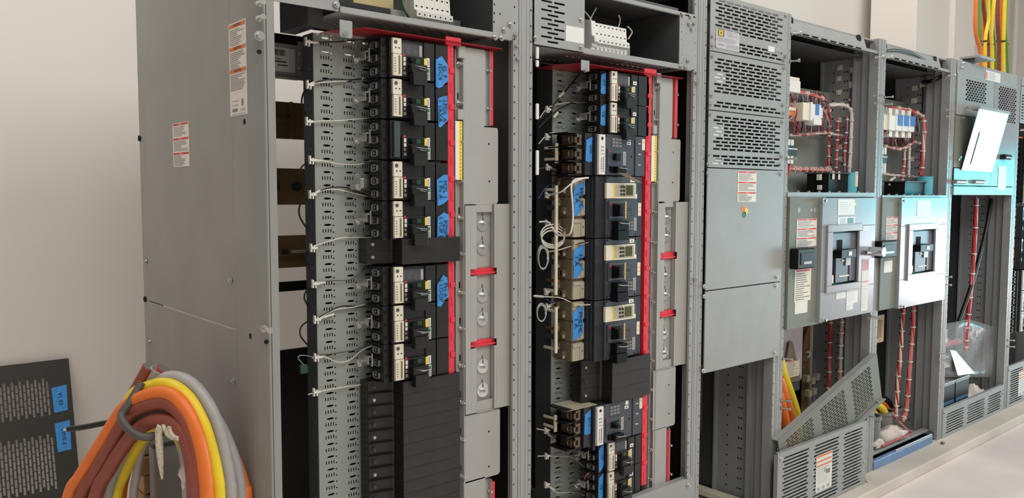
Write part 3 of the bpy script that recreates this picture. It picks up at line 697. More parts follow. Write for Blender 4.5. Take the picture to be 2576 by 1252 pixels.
# --- left cabinet
YP1 = 2.150; xp = W(795, 600, YP1).x
zr0, zr1 = ZV(945, 1134, YF), ZV(104, 1134, YF)
CH1 = chassis('perforated grey breaker chassis with red strip filling the leftmost cabinet', xp, xp+.185, YP1, .14, ZV(88, 830, YP1), .062,
              (W(1128, 600, YF).x, W(1142, 600, YF).x), (zr0, zr1), (W(1128, 110).x, W(1166, 110).x), (W(872, 80).x, W(1265, 121).x, 2.012, 2.19, ZV(95, 1080)))
YP2 = 2.185; xp2 = W(1388, 600, YP2).x
CH2 = chassis('perforated grey breaker chassis with red strip in the second cabinet', xp2, xp2+.215, YP2, .10, ZV(168, 1400, YP2), .085,
              (W(1622, 600, YF).x, W(1634, 600, YF).x), (ZV(1222, 1612, YF), ZV(182, 1634, YF)), (W(1628, 180).x, W(1658, 180).x), (W(1440, 170).x, W(1722, 192).x, 2.012, 2.2, ZV(175, 1570)))
for r, Yp, spots in ((CH1, YP1, [(798, 87), (812, 88), (822, 92), (833, 90)]), (CH2, YP2, [(1401, 175), (1420, 172), (1442, 180)])):
    b = PB()
    for u, v in spots: p = W(u, v, Yp-.001); b.cyl(p, p-Vector((0, .001, 0)), .003, 8)
    b.build('light_hole', 'white', r)
# --- bus covers
def plate(b, x0, x1, z0, z1, y, t=.003, c=.008, m=0):     # sheet with clipped corners and a folded return
    pts = [(x0, z0), (x1-c, z0), (x1, z0+c), (x1, z1-c), (x1-c*.4, z1), (x0, z1)]
    b.prism(pts, y, y+t, 'y', m); b.box(x1-.002, x1, y+t, y+.03, z0+c, z1-c, m)
def bus_cover(label, um, P, chan, bolts, discs, reds, label_v, Yc=2.034):
    X = lambda u, v: W(u, v, Yc).x; Z = lambda v, u: ZV(v, u, Yc)
    r = thing('bus_cover', label, 'cover', (X(um, 700), Yc, .15))
    # channel with bolts
    ca, cb, v0, v1 = chan; b = PB(); xa, xb = X(ca, 640), X(cb, 640)
    zt, zb = Z(v0, ca), .13
    b.box(xa, xb-.004, Yc+.016, Yc+.02, zb, zt); b.box(xa-.002, xa, Yc+.004, Yc+.04, zb, zt); b.box(xb-.004, xb, Yc-.002, Yc+.02, zb, zt)
    for u, v in bolts: p = W(u, v-20, Yc+.0155); b.box(p.x-.0025, p.x+.0025, p.y-.0003, p.y+.001, p.z-.012, p.z+.008, 1)
    b.build('bolt_channel', ['cover', 'hole'], r, .001)
    for u, v in bolts:
        p = W(u, v, Yc+.016); PB().cyl(p, p-Vector((0, .006, 0)), .009, 14).build('washer', 'zinc', r); q = r.children[-1]
        PB().cyl(p-Vector((0, .006, 0)), p-Vector((0, .016, 0)), .006, 6, smooth=False).cyl(p-Vector((0, .016, 0)), p-Vector((0, .024, 0)), .0035, 8).build('bolt', 'zinc', q)
    for (ua, ub, va, vb, nm) in P['plates']:
        b = PB(); um_ = (ua+ub)/2; vm = (va+vb)/2
        plate(b, X(ua, vm), X(ub, vm), Z(vb, um_), Z(va, um_), Yc); b.build(nm, 'cover', r, .001)
    if 'tab' in P:
        for ua, ub, va, vb in P['tab']: b = PB().box(X(ua, va), X(ub, va), Yc+.001, Yc+.004, Z(vb, ua), Z(va, ua)); b.build('cover_tab', 'cover', r, .003)
    ua, ub, uc, ud, va, vb = P['center']; vm = (va+vb)/2; um_ = (ua+ud)/2
    za, zb2 = Z(vb, um_), Z(va, um_); yc = Yc-.006
    b = PB()
    rr = sorted([(Z(v+8, um_), Z(v-9, um_)) for v in reds])
    segs = []; z = za
    for a, c in rr: segs.append((z, a)); z = c
    segs.append((z, zb2))
    xa, xd = X(ua, vm), X(ud, vm); x1, x2 = X(ub, vm), X(uc, vm); o1 = xa+(x1-xa)*.45; o2 = x2+(xd-x2)*.15
    b.box(xa, o1, yc, yc+.003, za, zb2-.004); b.box(o2, xd, yc, yc+.003, za+.0, zb2)
    for a, c in segs: b.box(o1, x1, yc, yc+.003, a, min(c, zb2-.004)); b.box(x2, o2, yc, yc+.003, a, c); b.box(x1-.002, x1, yc, yc+.02, a, c); b.box(x2, x2+.002, yc, yc+.02, a, c); b.box(x1, x2, yc+.02, yc+.022, a, c)
    b.box(xd-.003, xd, yc, yc+.03, za, zb2); b.box(x1, x2, yc, yc+.02, za-.002, za)
    b.build('disc_cover', 'cover', r, .0015)
    for a, c in rr:
        b = PB(); b.box(o1, o2, yc+.012, yc+.03, a, c); b.box(o1, o2, yc+.006, yc+.012, a+.004, a+.010); b.build('red_support', 'red', r)
    for u, v in discs:
        p = W(u, v, yc+.02); b = PB().cyl(p, p-Vector((0, .004, 0)), .024, 24); b.box(p.x-.002, p.x+.002, p.y-.0046, p.y-.004, p.z+.008, p.z+.022, 1); b.box(p.x-.002, p.x+.002, p.y-.0006, p.y+.0004, p.z+.024, p.z+.036, 1)
        d = b.build('disc', ['alu', 'darkgrey'], r)
        q = p-Vector((0, .004, 0)); PB().cyl(q, q-Vector((0, .009, 0)), .0095, 6, smooth=False).cyl(q-Vector((0, .009, 0)), q-Vector((0, .018, 0)), .005, 10).build('bolt', 'zinc', d)
    b = PB()
    for u, v in P['holes']: p = W(u, v, Yc-.0003); b.cyl(p, p+Vector((0, .001, 0)), .0035, 8)
    b.build('screw_hole', 'hole', r)
    for ua, ub, va, vb in P['side']:                     # right channel and red edge next to the narrow plates
        vm = (va+vb)/2
        b = PB().box(X(ua, vm), X(ua, vm)+.022, Yc+.014, Yc+.018, Z(vb, ua), Z(va, ua)); b.box(X(ua, vm)+.02, X(ua, vm)+.022, Yc, Yc+.018, Z(vb, ua), Z(va, ua)); b.build('side_channel', 'cover', r, .001)
        for t in (.28, .78):
            v = va+(vb-va)*t; p = W(ua+6, v, Yc+.014); PB().cyl(p, p-Vector((0, .004, 0)), .008, 12).cyl(p-Vector((0, .004, 0)), p-Vector((0, .016, 0)), .005, 6, smooth=False).build('bolt', 'zinc', r)
        b = PB().box(X(ub-8, vm), X(ub, vm), Yc+.004, Yc+.03, Z(vb, ub), Z(va, ub)-.004); b.box(X(ua, vm), X(ub, vm), Yc+.02, Yc+.03, Z(va, ub)-.004, Z(va, ub)); b.build('red_edge', 'red', r, .001)
    ua, ub, va, vb = label_v; vm = (va+vb)/2
    x0, x1 = X(ua, vm), X(ub, vm)
    L = (x1-x0); z0_, z1_ = Z(vb, ua), Z(va, ua); b = PB()
    b.box(x0, x0+L*.55, Yc-.0035, Yc-.0025, z0_, z1_, 0); b.box(x0+L*.55, x1, Yc-.0035, Yc-.0025, z0_, z1_, 1); b.box(x0, x1, Yc-.0025, Yc+.016, z0_, z1_, 2)
    for k in range(16): zz = z0_+(z1_-z0_)*(k+.5)/16; b.box(x0+L*.74, x0+L*.82, Yc-.0039, Yc-.0035, zz-.0015, zz+.0015, 3)
    b.build('caution_label', ['paper', 'yellow', 'cover', 'textdark'], r)
    ua, va = P['clip']; p = W(ua, va, Yc)
    PB().box(p.x-.012, p.x+.014, Yc-.004, Yc+.014, p.z-.02, p.z+.018).build('end_clip', 'cover', r, .002)
    ua, va = P['clip2']; p = W(ua, va, Yc)
    PB().box(p.x-.010, p.x+.012, Yc-.006, Yc+.014, p.z-.016, p.z+.016).build('end_clip', 'cover', r, .002)
    return r
bus_cover('grey bus cover with six bolted discs in the leftmost cabinet', 1220,
  dict(plates=[(1168, 1221, 122, 319, 'upper_plate'), (1168, 1253, 319, 514, 'middle_plate'), (1170, 1258, 1036, 1204, 'lower_plate'), (1166, 1222, 1205, 1300, 'bottom_plate')],
       tab=[(1197, 1239, 505, 534), (1199, 1240, 1010, 1040)], center=(1168, 1197, 1240, 1285, 513, 1030),
       holes=[(1230, 362), (1231, 456), (1230, 1085), (1230, 1173)], side=[(1221, 1243, 126, 316), (1224, 1247, 1208, 1300)], clip=(1160, 130), clip2=(1156, 288)),
  (1150, 1168, 122, 1252), [(1152, 162), (1152, 260), (1152, 357), (1152, 455), (1155, 548), (1156, 638), (1156, 735), (1157, 825), (1157, 918), (1158, 1010), (1158, 1102), (1159, 1195)],
  [(1213, 562), (1213, 622), (1213, 742), (1213, 801), (1213, 920), (1213, 980)], [683, 862], (1144, 1161, 304, 452))
bus_cover('grey bus cover with six bolted discs in the second cabinet', 1680,
  dict(plates=[(1661, 1692, 196, 349, 'upper_plate'), (1655, 1711, 349, 507, 'middle_plate'), (1643, 1699, 926, 1076, 'lower_plate'), (1642, 1676, 1077, 1224, 'bottom_plate')],
       tab=[(1672, 1695, 500, 521), (1662, 1690, 908, 930)], center=(1650, 1668, 1694, 1727, 508, 921),
       holes=[(1694, 383), (1692, 459), (1683, 968), (1683, 1040)], side=[(1692, 1707, 197, 348), (1676, 1688, 1078, 1222)], clip=(1656, 196), clip2=(1645, 326)),
  (1641, 1655, 190, 1235), [(1650, 222), (1646, 302), (1642, 382), (1641, 459), (1639, 533), (1638, 609), (1636, 684), (1635, 758), (1633, 833), (1633, 905), (1631, 978), (1631, 1052), (1630, 1128), (1630, 1203)],
  [(1676, 547), (1675, 594), (1672, 692), (1672, 740), (1669, 838), (1668, 886)], [643, 788], (1637, 1650, 341, 456))

# --- terminal boxes over the breakers
def terminal_block(label, u0, v0, Y, n, w, s=1, end=False, zoff=0):
    p = W(u0, v0, Y); r = thing('terminal_block', label, 'terminal block', (p.x, Y, p.z))
    prof = [(0, .075*s), (.03, .082*s), (.05, .082*s), (.05, -.03*s), (0, -.03*s), (-.001, -.012*s), (-.006, -.008*s), (-.006, .002*s), (-.018, .004*s), (-.018, .022*s), (-.006, .026*s), (-.004, .03*s)]
    for k in range(n):
        b = MB(); b.prism(prof, k*w+.0003, (k+1)*w-.0003, 'x')
        for zz in (.038, .052, .066): b.box(k*w+w*.30, k*w+w*.62, -.0042+.0025*(zz > .05), .01, zz*s-.0022, zz*s+.0022, 1)
        b.box(k*w+w*.4, k*w+w*.65, -.0187, -.01, .009*s, .014*s, 1); b.box(k*w+w*.15, k*w+w*.7, -.010, .0, -.030*s, -.010*s, 0)
        b.build('terminal', ['white', 'textdark'], r)
    MB().box(-.05, n*w+.08, .05, .056, -.004, .03).build('mounting_rail', 'steel', r)
    if end: MB().prism([(y-.006, z*1.05) for y, z in prof], -.024, -.0006, 'x').build('end_stop', 'white', r, bevel=.004)
    return r
# box of the left cabinet
C = CAB[0]; xL = XU(855, 23); zL = ZV(60, 1060); xR = XU(1270, 97); zbot = zL
b = PB().box(xL-.0, xR+.03, F-.002, F+.012, zbot-.006, zbot+.012)
b.build('box_lip', 'grey', C, .003)
b = PB().box(xL, xL+.003, F+.012, 2.30, zbot, ZT-.02); b.box(xL, XU(1240, 60), 2.297, 2.30, zbot, ZT-.02); b.build('box_shell', 'darkgrey', C)  # shade inside the box put into its dark grey; box_end likewise
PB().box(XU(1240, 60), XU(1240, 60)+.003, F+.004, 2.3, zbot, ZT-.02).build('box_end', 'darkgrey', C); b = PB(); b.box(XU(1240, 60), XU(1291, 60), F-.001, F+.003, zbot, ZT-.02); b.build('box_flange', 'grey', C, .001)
b = PB(); b.T = Matrix.Translation((0, 0, zbot+.002)) @ Matrix(((1,0,0,0),(0,0,1,0),(0,1,0,0),(0,0,0,1)))
rows = []; y = F+.03; k = 0
while y < 2.26:
    xx = xL+.03+(.02 if k % 2 else 0); hs = []
    while xx+.03 < xR-.05: hs.append((xx, xx+.026)); xx += .040
    rows.append((y, y+.008, hs)); y += .017; k += 1
slots(b, xL, xR, F+.012, 2.28, 0, .002, rows); b.T = None; b.build('perforated_floor', 'grey', C)
PB().box(xL+.003, XU(1240, 60), F+.013, 2.295, zbot+.012, zbot+.014).build('slot_dark_plate', 'black', C)  # black plate added above the floor so its slots look dark
b = PB(); xa = XU(660, 20); xb = XU(853, 20); b.box(xa, xb, F+.001, F+.004, ZV(14, 760), ZT); b.build('top_rail', 'grey', C, .001)
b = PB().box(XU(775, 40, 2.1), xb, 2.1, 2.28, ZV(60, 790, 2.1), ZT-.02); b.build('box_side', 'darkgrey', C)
b = PB(); b.prism([(XU(852, 70), ZV(52, 868)), (XU(852, 70), ZV(92, 868)), (XU(856, 70), ZV(96, 868)), (XU(879, 70), ZV(96, 868)), (XU(884, 70), ZV(92, 868)), (XU(884, 70), ZV(52, 868))], F-.006, F-.003)
b.build('hanging_tab', 'grey', C, .001)
for u, v, kd in ((846, 12, 'b'), (870, 87, 's'), (1268, 75, 'b'), (1245, 94, 'b'), (1261, 96, 'b'), (1284, 62, 'b'), (1297, 88, 's'), (1300, 116, 's'), (1302, 148, 's')):
    p = W(u, v, F-.002); PB().bolt(p, .0065, .009).build('bolt', 'zinc', C) if kd == 'b' else PB().stud(p, .012, .005, (-.5, -.85, 0)).build('bolt', 'zinc', C)
b = PB()
for u, v in ((1244, 11), (1258, 35), (1244, 33), (1243, 55)): p = W(u, v, F-.0015); b.cyl(p, p+Vector((0, .001, 0)), .003, 8)
b.build('rivet_hole', 'hole', C)
b = PB().box(XU(885, 5, 2.2), XU(985, 5, 2.2), 2.19, 2.193, ZV(17, 940, 2.2), ZV(-40, 940, 2.2)); b.build('tan_label', 'tanlabel', C)
b = PB()
for u, v in ((1204, 70), (1192, 40)): p = W(u, v, 2.296); b.box(p.x-.03, p.x+.03, 2.294, 2.2965, p.z-.02, p.z+.02)
b.build('knockout', 'hole', C)
terminal_block('white seven way terminal block in the box over the leftmost breakers', 1040, 46, 2.10, 7, .0195)
b = PB().tube(smooth([W(1010, -30, 2.12), W(1016, 20, 2.11), W(1030, 45, 2.12)], 6), .004, 6)
tag(b.build('earth_wire', 'green'), 'dark green earth wire beside the seven way terminal block', 'wire')
# box and vent panel of the second cabinet
C = CAB[1]; xL = XU(1467, 127); xR = XU(1740, 172); zbot = ZV(150, 1590)
PB().box(xL-.0, xR, F-.002, F+.012, zbot-.006, zbot+.014).build('box_lip', 'grey', C, .003)
b = PB().box(xL-.25, xL-.247, F+.012, 2.30, zbot, ZT-.02); b.box(xL-.25, XU(1710, 100), 2.297, 2.30, zbot, ZT-.02); b.box(xL-.02, XU(1710, 100), F+.01, 2.3, ZV(0, 1600), ZV(0, 1600)+.01); b.build('box_shell', 'darkgrey', C)  # inner shade of this box is in its dark colour, box_end too
PB().box(xL-.02, xR+.03, F-.001, F+.012, ZV(12, 1610)-.004, ZV(4, 1610)).build('box_lip', 'grey', C, .003)
b = PB(); xf = XU(1709, 100); PB().box(xf, xf+.003, F+.004, 2.3, zbot, ZV(30, 1720)).build('box_end', 'darkgrey', C); b.box(xf, XU(1748, 110), F-.001, F+.003, zbot, ZV(36, 1725)); b.build('box_flange', 'grey', C, .001)
b = PB(); b.T = Matrix.Translation((0, 0, zbot+.002)) @ Matrix(((1,0,0,0),(0,0,1,0),(0,1,0,0),(0,0,0,1)))
rows = []; xx = xL+.03; hs = []
while xx < xR-.04: hs.append((xx, xx+.014)); xx += .03
rows = [(F+.03, F+.12, hs), (F+.14, F+.22, hs)]
slots(b, xL-.25, xR, F+.012, 2.28, 0, .002, rows); b.T = None; b.build('slotted_floor', 'grey', C)
v = lambda u, y: W(u, y).x
b = PB(); zb_ = ZV(121, 1405); zt_ = ZT; xa, xb = XU(1343, 60), XU(1469, 60); rows = []; z = zb_+.012; k = 0
while z < zt_-.02:
    hs = [(XU(1376, 60), XU(1403, 60))] if k % 2 == 0 else [(XU(1360, 60), XU(1387, 60)), (XU(1392.5, 60), XU(1419, 60))]
    rows.append((z, z+.0065, hs)); z += .0146; k += 1
slots(b, xa, xb, zb_, zt_, F-.003, F-.001, rows); b.build('vent_panel', 'grey', C)
PB().box(xa, xb, F+.02, F+.024, zb_+.002, ZT-.02).build('vent_backing', 'black', C)
sticker('blank_label', C, loc(C, (XU(1422, 85), F-.003, ZV(107, 1445))), XU(1467, 85)-XU(1422, 85), ZV(68, 1445)-ZV(107, 1445), [], ['white'])
b = PB().prism([(XU(1459, 165), ZV(152, 1470)), (XU(1459, 165), ZV(179, 1470)), (XU(1480, 165), ZV(179, 1470)), (XU(1480, 165), ZV(152, 1470))], F-.006, F-.003); b.build('hanging_tab', 'grey', C, .002)
for u, vv, kd in ((1347, 95, 'b'), (1461, 50, 'b'), (1461, 119, 'b'), (1472, 178, 's'), (1717, 37, 'b'), (1737, 42, 'b'), (1733, 60, 'b'), (1740, 74, 'b'), (1730, 153, 'b'), (1712, 168, 'b'), (1724, 170, 'b'), (1750, 184, 's'), (1752, 210, 's'), (1745, 60, 's')):
    p = W(u, vv, F-.003); PB().bolt(p, .006, .008).build('bolt', 'zinc', C) if kd == 'b' else PB().stud(p, .012, .005, (-.5, -.85, 0)).build('bolt', 'zinc', C)
b = PB()
for vv in (8, 25, 43, 61, 80, 100, 137, 158): p = W(1715, vv, F-.0014); b.cyl(p, p+Vector((0, .001, 0)), .002, 6) if vv > 36 else None
b.build('rivet_hole', 'hole', C)
b = PB()
for u, vv in ((1663, 78), (1661, 146)): p = W(u, vv, 2.296); b.box(p.x-.03, p.x+.03, 2.293, 2.2965, p.z-.025, p.z+.025)
b.build('knockout', 'hole', C)
terminal_block('white eight way terminal block with end cover in the second cabinet top box', 1495, 112, 2.07, 8, .0215, 1.05, end=True)
for i, pts in enumerate((((1500, 20), (1492, 34), (1484, 50)), ((1556, 38), (1560, 50), (1555, 70)), ((1578, 66), (1590, 80), (1580, 98)), ((1470, 28), (1482, 42), (1492, 60)))):
    tag(PB().tube(smooth([W(u, q, 2.10) for u, q in pts], 6), .0028, 6).build('terminal_wire', 'wirewhite'), 'short white wire looping above the eight way terminal block', 'wire', 'wires above the terminal block')
# bottom sill of the second cabinet, white hinge pieces on its left post
b = PB(); xa, xb = SX[1]+.3, SX[2]-.01; b.box(xa, xb, F-.004, F+.0, PADZ, ZV(1216, 1690)); b.box(xa, xb, F, F+.03, ZV(1216, 1690)-.004, ZV(1216, 1690)); b.build('bottom_sill', 'grey', C, .002)
for u, vv in ((1731, 1219), (1730, 1195)): p = W(u, vv, F-.004); PB().bolt(p, .007, .009).build('bolt', 'zinc', C)
for va, vb in ((118, 148), (151, 168), (260, 300), (378, 440)):
    xa = XU(1348, (va+vb)/2); PB().box(xa, xa+.012, F-.004, F+.004, ZV(vb, 1350), ZV(va, 1350)).build('white_spacer', 'white', C, .003)
PB().stud(W(1746, 703, F-.001), .012, .005, (-.5, -.85, 0)).build('bolt', 'zinc', C)

# --- control wires clipped to the chassis edges
def tie_mount(p, parent, s=1):
    b = PB(); p = Vector(p); b.box(p.x-.008*s, p.x-.003*s, p.y-.006, p.y+.004, p.z-.012*s, p.z+.012*s); b.box(p.x+.002*s, p.x+.006*s, p.y-.006, p.y+.004, p.z-.013*s, p.z+.006*s); b.box(p.x-.008*s, p.x+.014*s, p.y-.007, p.y-.002, p.z-.004*s, p.z+.003*s)
    b.build('tie_mount', 'ties', parent, .001)
def wire(label, m, pts, r=.0019, mount=None, sleeve=None, Yd=YP1-.012, group=None, nm='control_wire'):
    p3 = [W(q[0], q[1], q[2] if len(q) > 2 else Yd) for q in pts]
    t = thing(nm, label, 'wire', p3[0], group)
    PB().tube(smooth(p3, 8), r, 6).build('strand', m, t)
    if mount: tie_mount(W(mount[0], mount[1], Yd-.004), t)
    if sleeve: PB().tube(smooth([W(u, q, Yd) for u, q in sleeve], 4), r*2.0, 8).build('sleeve', 'wirewhite', t)
    return t
nth = ['first', 'second', 'third', 'fourth', 'fifth', 'sixth', 'seventh', 'eighth', 'ninth', 'tenth']
WL = [('wireblack', [(775, 106), (800, 106), (850, 105), (900, 100), (940, 97, 2.1)], (773, 105), [(778, 106), (800, 107)]),
      ('wirewhite', [(775, 212), (800, 208), (860, 204), (920, 197), (955, 196, 2.09)], (777, 213), [(778, 213), (790, 207)]),
      ('wirewhite', [(772, 312), (800, 305), (860, 303), (920, 298), (960, 300, 2.09)], (775, 305), None),
      ('wirewhite', [(780, 403), (810, 404), (860, 413), (905, 413), (935, 404), (975, 406, 2.09)], (783, 402), [(785, 403), (808, 404)]),
      ('wirewhite', [(783, 490), (815, 478), (850, 477), (900, 488), (950, 497), (975, 496, 2.08)], (783, 489), [(788, 489), (805, 479)]),
      ('wirewhite', [(778, 622), (810, 612), (860, 598), (910, 597), (955, 596, 2.08)], (786, 623), None),
      ('cabdk', [(788, 714), (830, 706), (880, 703), (920, 676), (960, 664), (1005, 670, 2.05)], (790, 713), [(795, 713), (818, 710)]),
      ('wirewhite', [(795, 804), (840, 780), (890, 772), (930, 763), (970, 760, 2.08)], (795, 803), [(800, 802), (840, 790)]),
      ('wirewhite', [(785, 900), (815, 897), (850, 910), (880, 905), (915, 878), (960, 861, 2.08)], (796, 898), [(795, 898), (812, 897)]),
      ('wirewhite', [(775, 992), (800, 985), (860, 974), (910, 967), (965, 955, 2.07)], (793, 985), None)]
for i, (mm, pts, mt, sl) in enumerate(WL):
    wire('%s clipped wire, %s of ten down the left edge of the leftmost perforated chassis' % ('white' if mm == 'wirewhite' else 'dark', nth[i]), mm, pts, .0018, mt, sl, group='control wires in the leftmost cabinet')
for lb, mm, pts in (('black wire beside the second clipped wire of the leftmost cabinet', 'wireblack', [(790, 208), (830, 199), (880, 201), (920, 197), (950, 194, 2.09)]),
                    ('black wire arching over the fifth clipped wire of the leftmost cabinet', 'wireblack', [(800, 482), (830, 472), (870, 472), (905, 485), (945, 496), (965, 498, 2.08)]),
                    ('dark wire above the ninth clipped wire, ending at a breaker', 'cabdk', [(790, 893), (840, 889), (890, 880), (930, 865), (960, 858, 2.08)]),
                    ('black wire under the eighth clipped wire of the leftmost cabinet', 'wireblack', [(800, 800), (825, 785), (860, 770), (910, 772), (945, 768, 2.08)]),
                    ('short red wire ending beside the breaker with the big silver bracket', 'wirered', [(905, 487), (930, 493), (955, 496, 2.09)])):
    wire(lb, mm, pts, .0022, group='dark wires in the leftmost cabinet')
for i, (va, vb, bulge) in enumerate(((215, 305, 16), (405, 470, 20), (490, 580, 22), (630, 668, 8), (725, 770, 10), (805, 870, 20))):
    wire('black wire loop bulging behind the chassis edge, %s from the top' % nth[i], 'wireblack', [(778, va, 2.19), (778-bulge, va+(vb-va)*.25, 2.2), (776-bulge, va+(vb-va)*.6, 2.2), (776, vb, 2.2)], .0026, group='black loops at the chassis edge', nm='wire_loop')
t = thing('green_connector', 'small green plug dangling at the left edge of the leftmost chassis', 'connector', W(765, 922, 2.17))
p = W(765, 925, 2.17); PB().box(p.x-.014, p.x+.010, p.y-.006, p.y+.006, p.z-.016, p.z+.010).build('plug_body', 'greenled', t, .002)
PB().tube(smooth([W(765, 918, 2.17), W(750, 900, 2.17), W(760, 893, 2.17), W(790, 898, 2.14)], 6), .0014, 6).build('lead', 'cabgr', t)
# second cabinet
Y2 = YP2-.02
W2 = [('dark wire running up to the hanging tab of the second cabinet', 'wireblack', [(1358, 300), (1385, 272), (1420, 232), (1455, 190), (1470, 178, 2.05)], None, [(1405, 245), (1418, 232)], .0028),
      ('pale control wire, topmost in the second cabinet', 'wirewhite', [(1358, 296), (1380, 270), (1420, 259), (1470, 258), (1505, 258, 2.1)], (1377, 275), None, .0018),
      ('second dark wire slanting up in the second cabinet', 'wireblack', [(1355, 322), (1380, 296), (1405, 275), (1440, 258)], None, [(1392, 296), (1403, 283)], .0028),
      ('pale control wire just above the breaker with the brown hasp', 'wirewhite', [(1355, 362), (1372, 343), (1390, 334), (1425, 342), (1465, 337, 2.1)], (1376, 344), None, .0018),
      ('dark wire just below the breaker with the brown hasp', 'cabdk', [(1352, 424), (1380, 422), (1410, 428), (1450, 446, 2.08)], (1378, 420), [(1376, 421), (1400, 427)], .0022),
      ('blue wire crossing above the uppermost large breaker', 'wireblue', [(1354, 500), (1375, 470), (1405, 455), (1440, 450, 2.06)], None, None, .0022),
      ('white wire looping down over the uppermost large breaker terminals', 'wirewhite', [(1376, 490, 2.13), (1410, 483, 2.06), (1440, 460, 2.04), (1475, 446, 2.04)], (1376, 490), None, .0026),
      ('thick white cable hanging down over the beige lug covers', 'wirewhite', [(1480, 447, 2.04), (1446, 452, 2.04), (1437, 470, 2.04), (1440, 510, 2.03), (1441, 550, 2.03), (1436, 583, 2.03), (1425, 592, 2.05), (1400, 588, 2.1), (1380, 560, 2.15), (1356, 558, 2.16)], (1376, 560), None, .0036),
      ('pair of dark wires below the white wire coil', 'wireblack', [(1380, 630, 2.14), (1410, 626, 2.12), (1450, 614, 2.08), (1480, 608, 2.05)], None, None, .0026),
      ('white wire just above the middle large breaker', 'wirewhite', [(1378, 632, 2.14), (1400, 630, 2.12), (1440, 618, 2.09), (1480, 609, 2.05)], None, None, .0022),
      ('white wire just above the lowest large breaker', 'wirewhite', [(1342, 744, 2.1), (1370, 746, 2.14), (1410, 749, 2.12), (1450, 765, 2.08), (1485, 766, 2.04)], (1374, 734), [(1344, 744), (1366, 746)], .0022),
      ('blue wire just above the lowest large breaker', 'wireblue', [(1372, 748), (1390, 762), (1430, 764), (1475, 768, 2.06)], (1377, 770), None, .0022),
      ('white wire rising to the chassis edge beside the lowest large breaker', 'wirewhite', [(1372, 772), (1395, 762), (1430, 762), (1470, 766, 2.07)], None, None, .002),
      ('white wire with sleeve beside the breaker under the blank fillers', 'wirewhite', [(1350, 1078), (1375, 1084), (1392, 1100), (1420, 1122), (1450, 1126, 2.1)], (1374, 1082), [(1378, 1092), (1390, 1100)], .002),
      ('white wire crossing to the upper of the two bottom breakers', 'wirewhite', [(1352, 1147), (1378, 1146), (1410, 1148), (1440, 1150), (1465, 1170), (1485, 1187, 2.08)], (1375, 1146), None, .002),
      ('short white wire between the two bottom breakers', 'wirepink', [(1486, 1186, 2.08), (1474, 1196, 2.1), (1468, 1215, 2.12), (1456, 1232, 2.14)], None, None, .003),
      ('lowest white wire in the second cabinet', 'wirewhite', [(1376, 1219), (1400, 1238), (1440, 1238), (1465, 1244), (1490, 1254, 2.08)], (1374, 1218), [(1382, 1224), (1394, 1232)], .002)]
for lb, mm, pts, mt, sl, rr in W2: wire(lb, mm, pts, rr, mt, sl, Yd=Y2, group='control wires in the second cabinet')
for cx, cy, a, bb, n, lb in ((1391, 588, 31, 26, 3, 'white wire coil hanging beside the uppermost large breaker'), (1366, 645, 14, 30, 3, 'dim white wire coil hanging below the larger coil'), (1362, 785, 12, 22, 2, 'small grey wire coil beside the lowest large breaker')):
    t = thing('wire_coil', lb, 'wire coil', W(cx, cy, 2.13))
    pts = [W(cx+math.cos(2*PI*k/24)*(a-1.2*(k//24)), cy+math.sin(2*PI*k/24)*(bb-1.5*(k//24))+(k//24)*2.5+.14*(cx % 2)*k, 2.13-.003*(k//24)) for k in range(24*n+1)]
    PB().tube(pts, .0026, 6).build('strand', 'wirewhite' if cx > 1380 else 'cabgr', t)
# ground terminal strips left of the breakers
for lb, v0, v1, u in (('pale upright ground strip beside the breaker with the brown hasp', 360, 410, 1401), ('long pale upright ground strip beside the upper two large breakers', 466, 742, 1399),
                      ('long pale upright ground strip beside the lowest large breaker', 772, 888, 1399), ('short pale ground strip beside the breaker under the fillers', 1044, 1086, 1398)):
    p0, p1 = W(u, v1, 2.12), W(u, v0, 2.12); t = thing('ground_strip', lb, 'ground strip', (p0.x, 2.12, p0.z))
    b = PB().box(p0.x-.006, p0.x+.006, 2.118, 2.126, p0.z, p1.z); b.box(p0.x-.003, p0.x+.003, 2.126, YP2, p0.z+.01, p0.z+.02); b.box(p0.x-.003, p0.x+.003, 2.126, YP2, p1.z-.02, p1.z-.01); b.build('strip', 'cream', t, .001)
    n = max(1, int((p1.z-p0.z)/.09))
    for k in range(n):
        z = p0.z+(p1.z-p0.z)*(k+.5)/n; b = PB(); b.cyl((p0.x+.016, 2.125, z), (p0.x+.016, YP2, z), .006, 10, 0); b.box(p0.x+.012, p0.x+.026, 2.135, YP2, z-.04, z-.022, 1); b.build('screw_lug', ['brass', 'darkgrey'], t)
# ================================================================ cabinet 3: vent panels over blank panels
C = CAB[2]; YP = F-.006
def zmid(a, b): return (W(*a).z+W(*b).z)/2
x0, x1 = XU(1781, 300)-.004, XU(1971, 300)+.002
zS = [ZT-.002, zmid((1785.2, 127.3), (1972, 164.9)), zmid((1780.3, 277.2), (1971.2, 297.2)), zmid((1774.5, 423.7), (1964.3, 426.4)), zmid((1764.8, 732.3), (1954.5, 708.7)), zmid((1759.9, 941.9), (1948.7, 896.8))]
def vents(z0, z1, band_rows, skip_top=0):
    rows = []; n = int((z1-z0-.024)/.0146)
    for k in range(n):
        if k in band_rows: continue
        off = .0285 if k % 2 else 0; hs = []; x = x0+.034+off*.7
        while x+.046 < x1-.026: hs.append((x, x+.047)); x += .057
        rows.append((z0+.014+.0146*k, z0+.014+.0146*k+.0080, hs))
    return rows
for i, bands in ((0, (3, 4)), (1, (2, 3)), (2, (3,))):
    b = PB(); za, zb2 = zS[i+1]+.002, zS[i]-.002
    slots(b, x0, x1, za, zb2, YP, YP+.0025, vents(za, zb2, bands))
    b.box(x0, x1, YP+.0025, F, za, za+.002); b.build('vent_panel', 'grey', C)
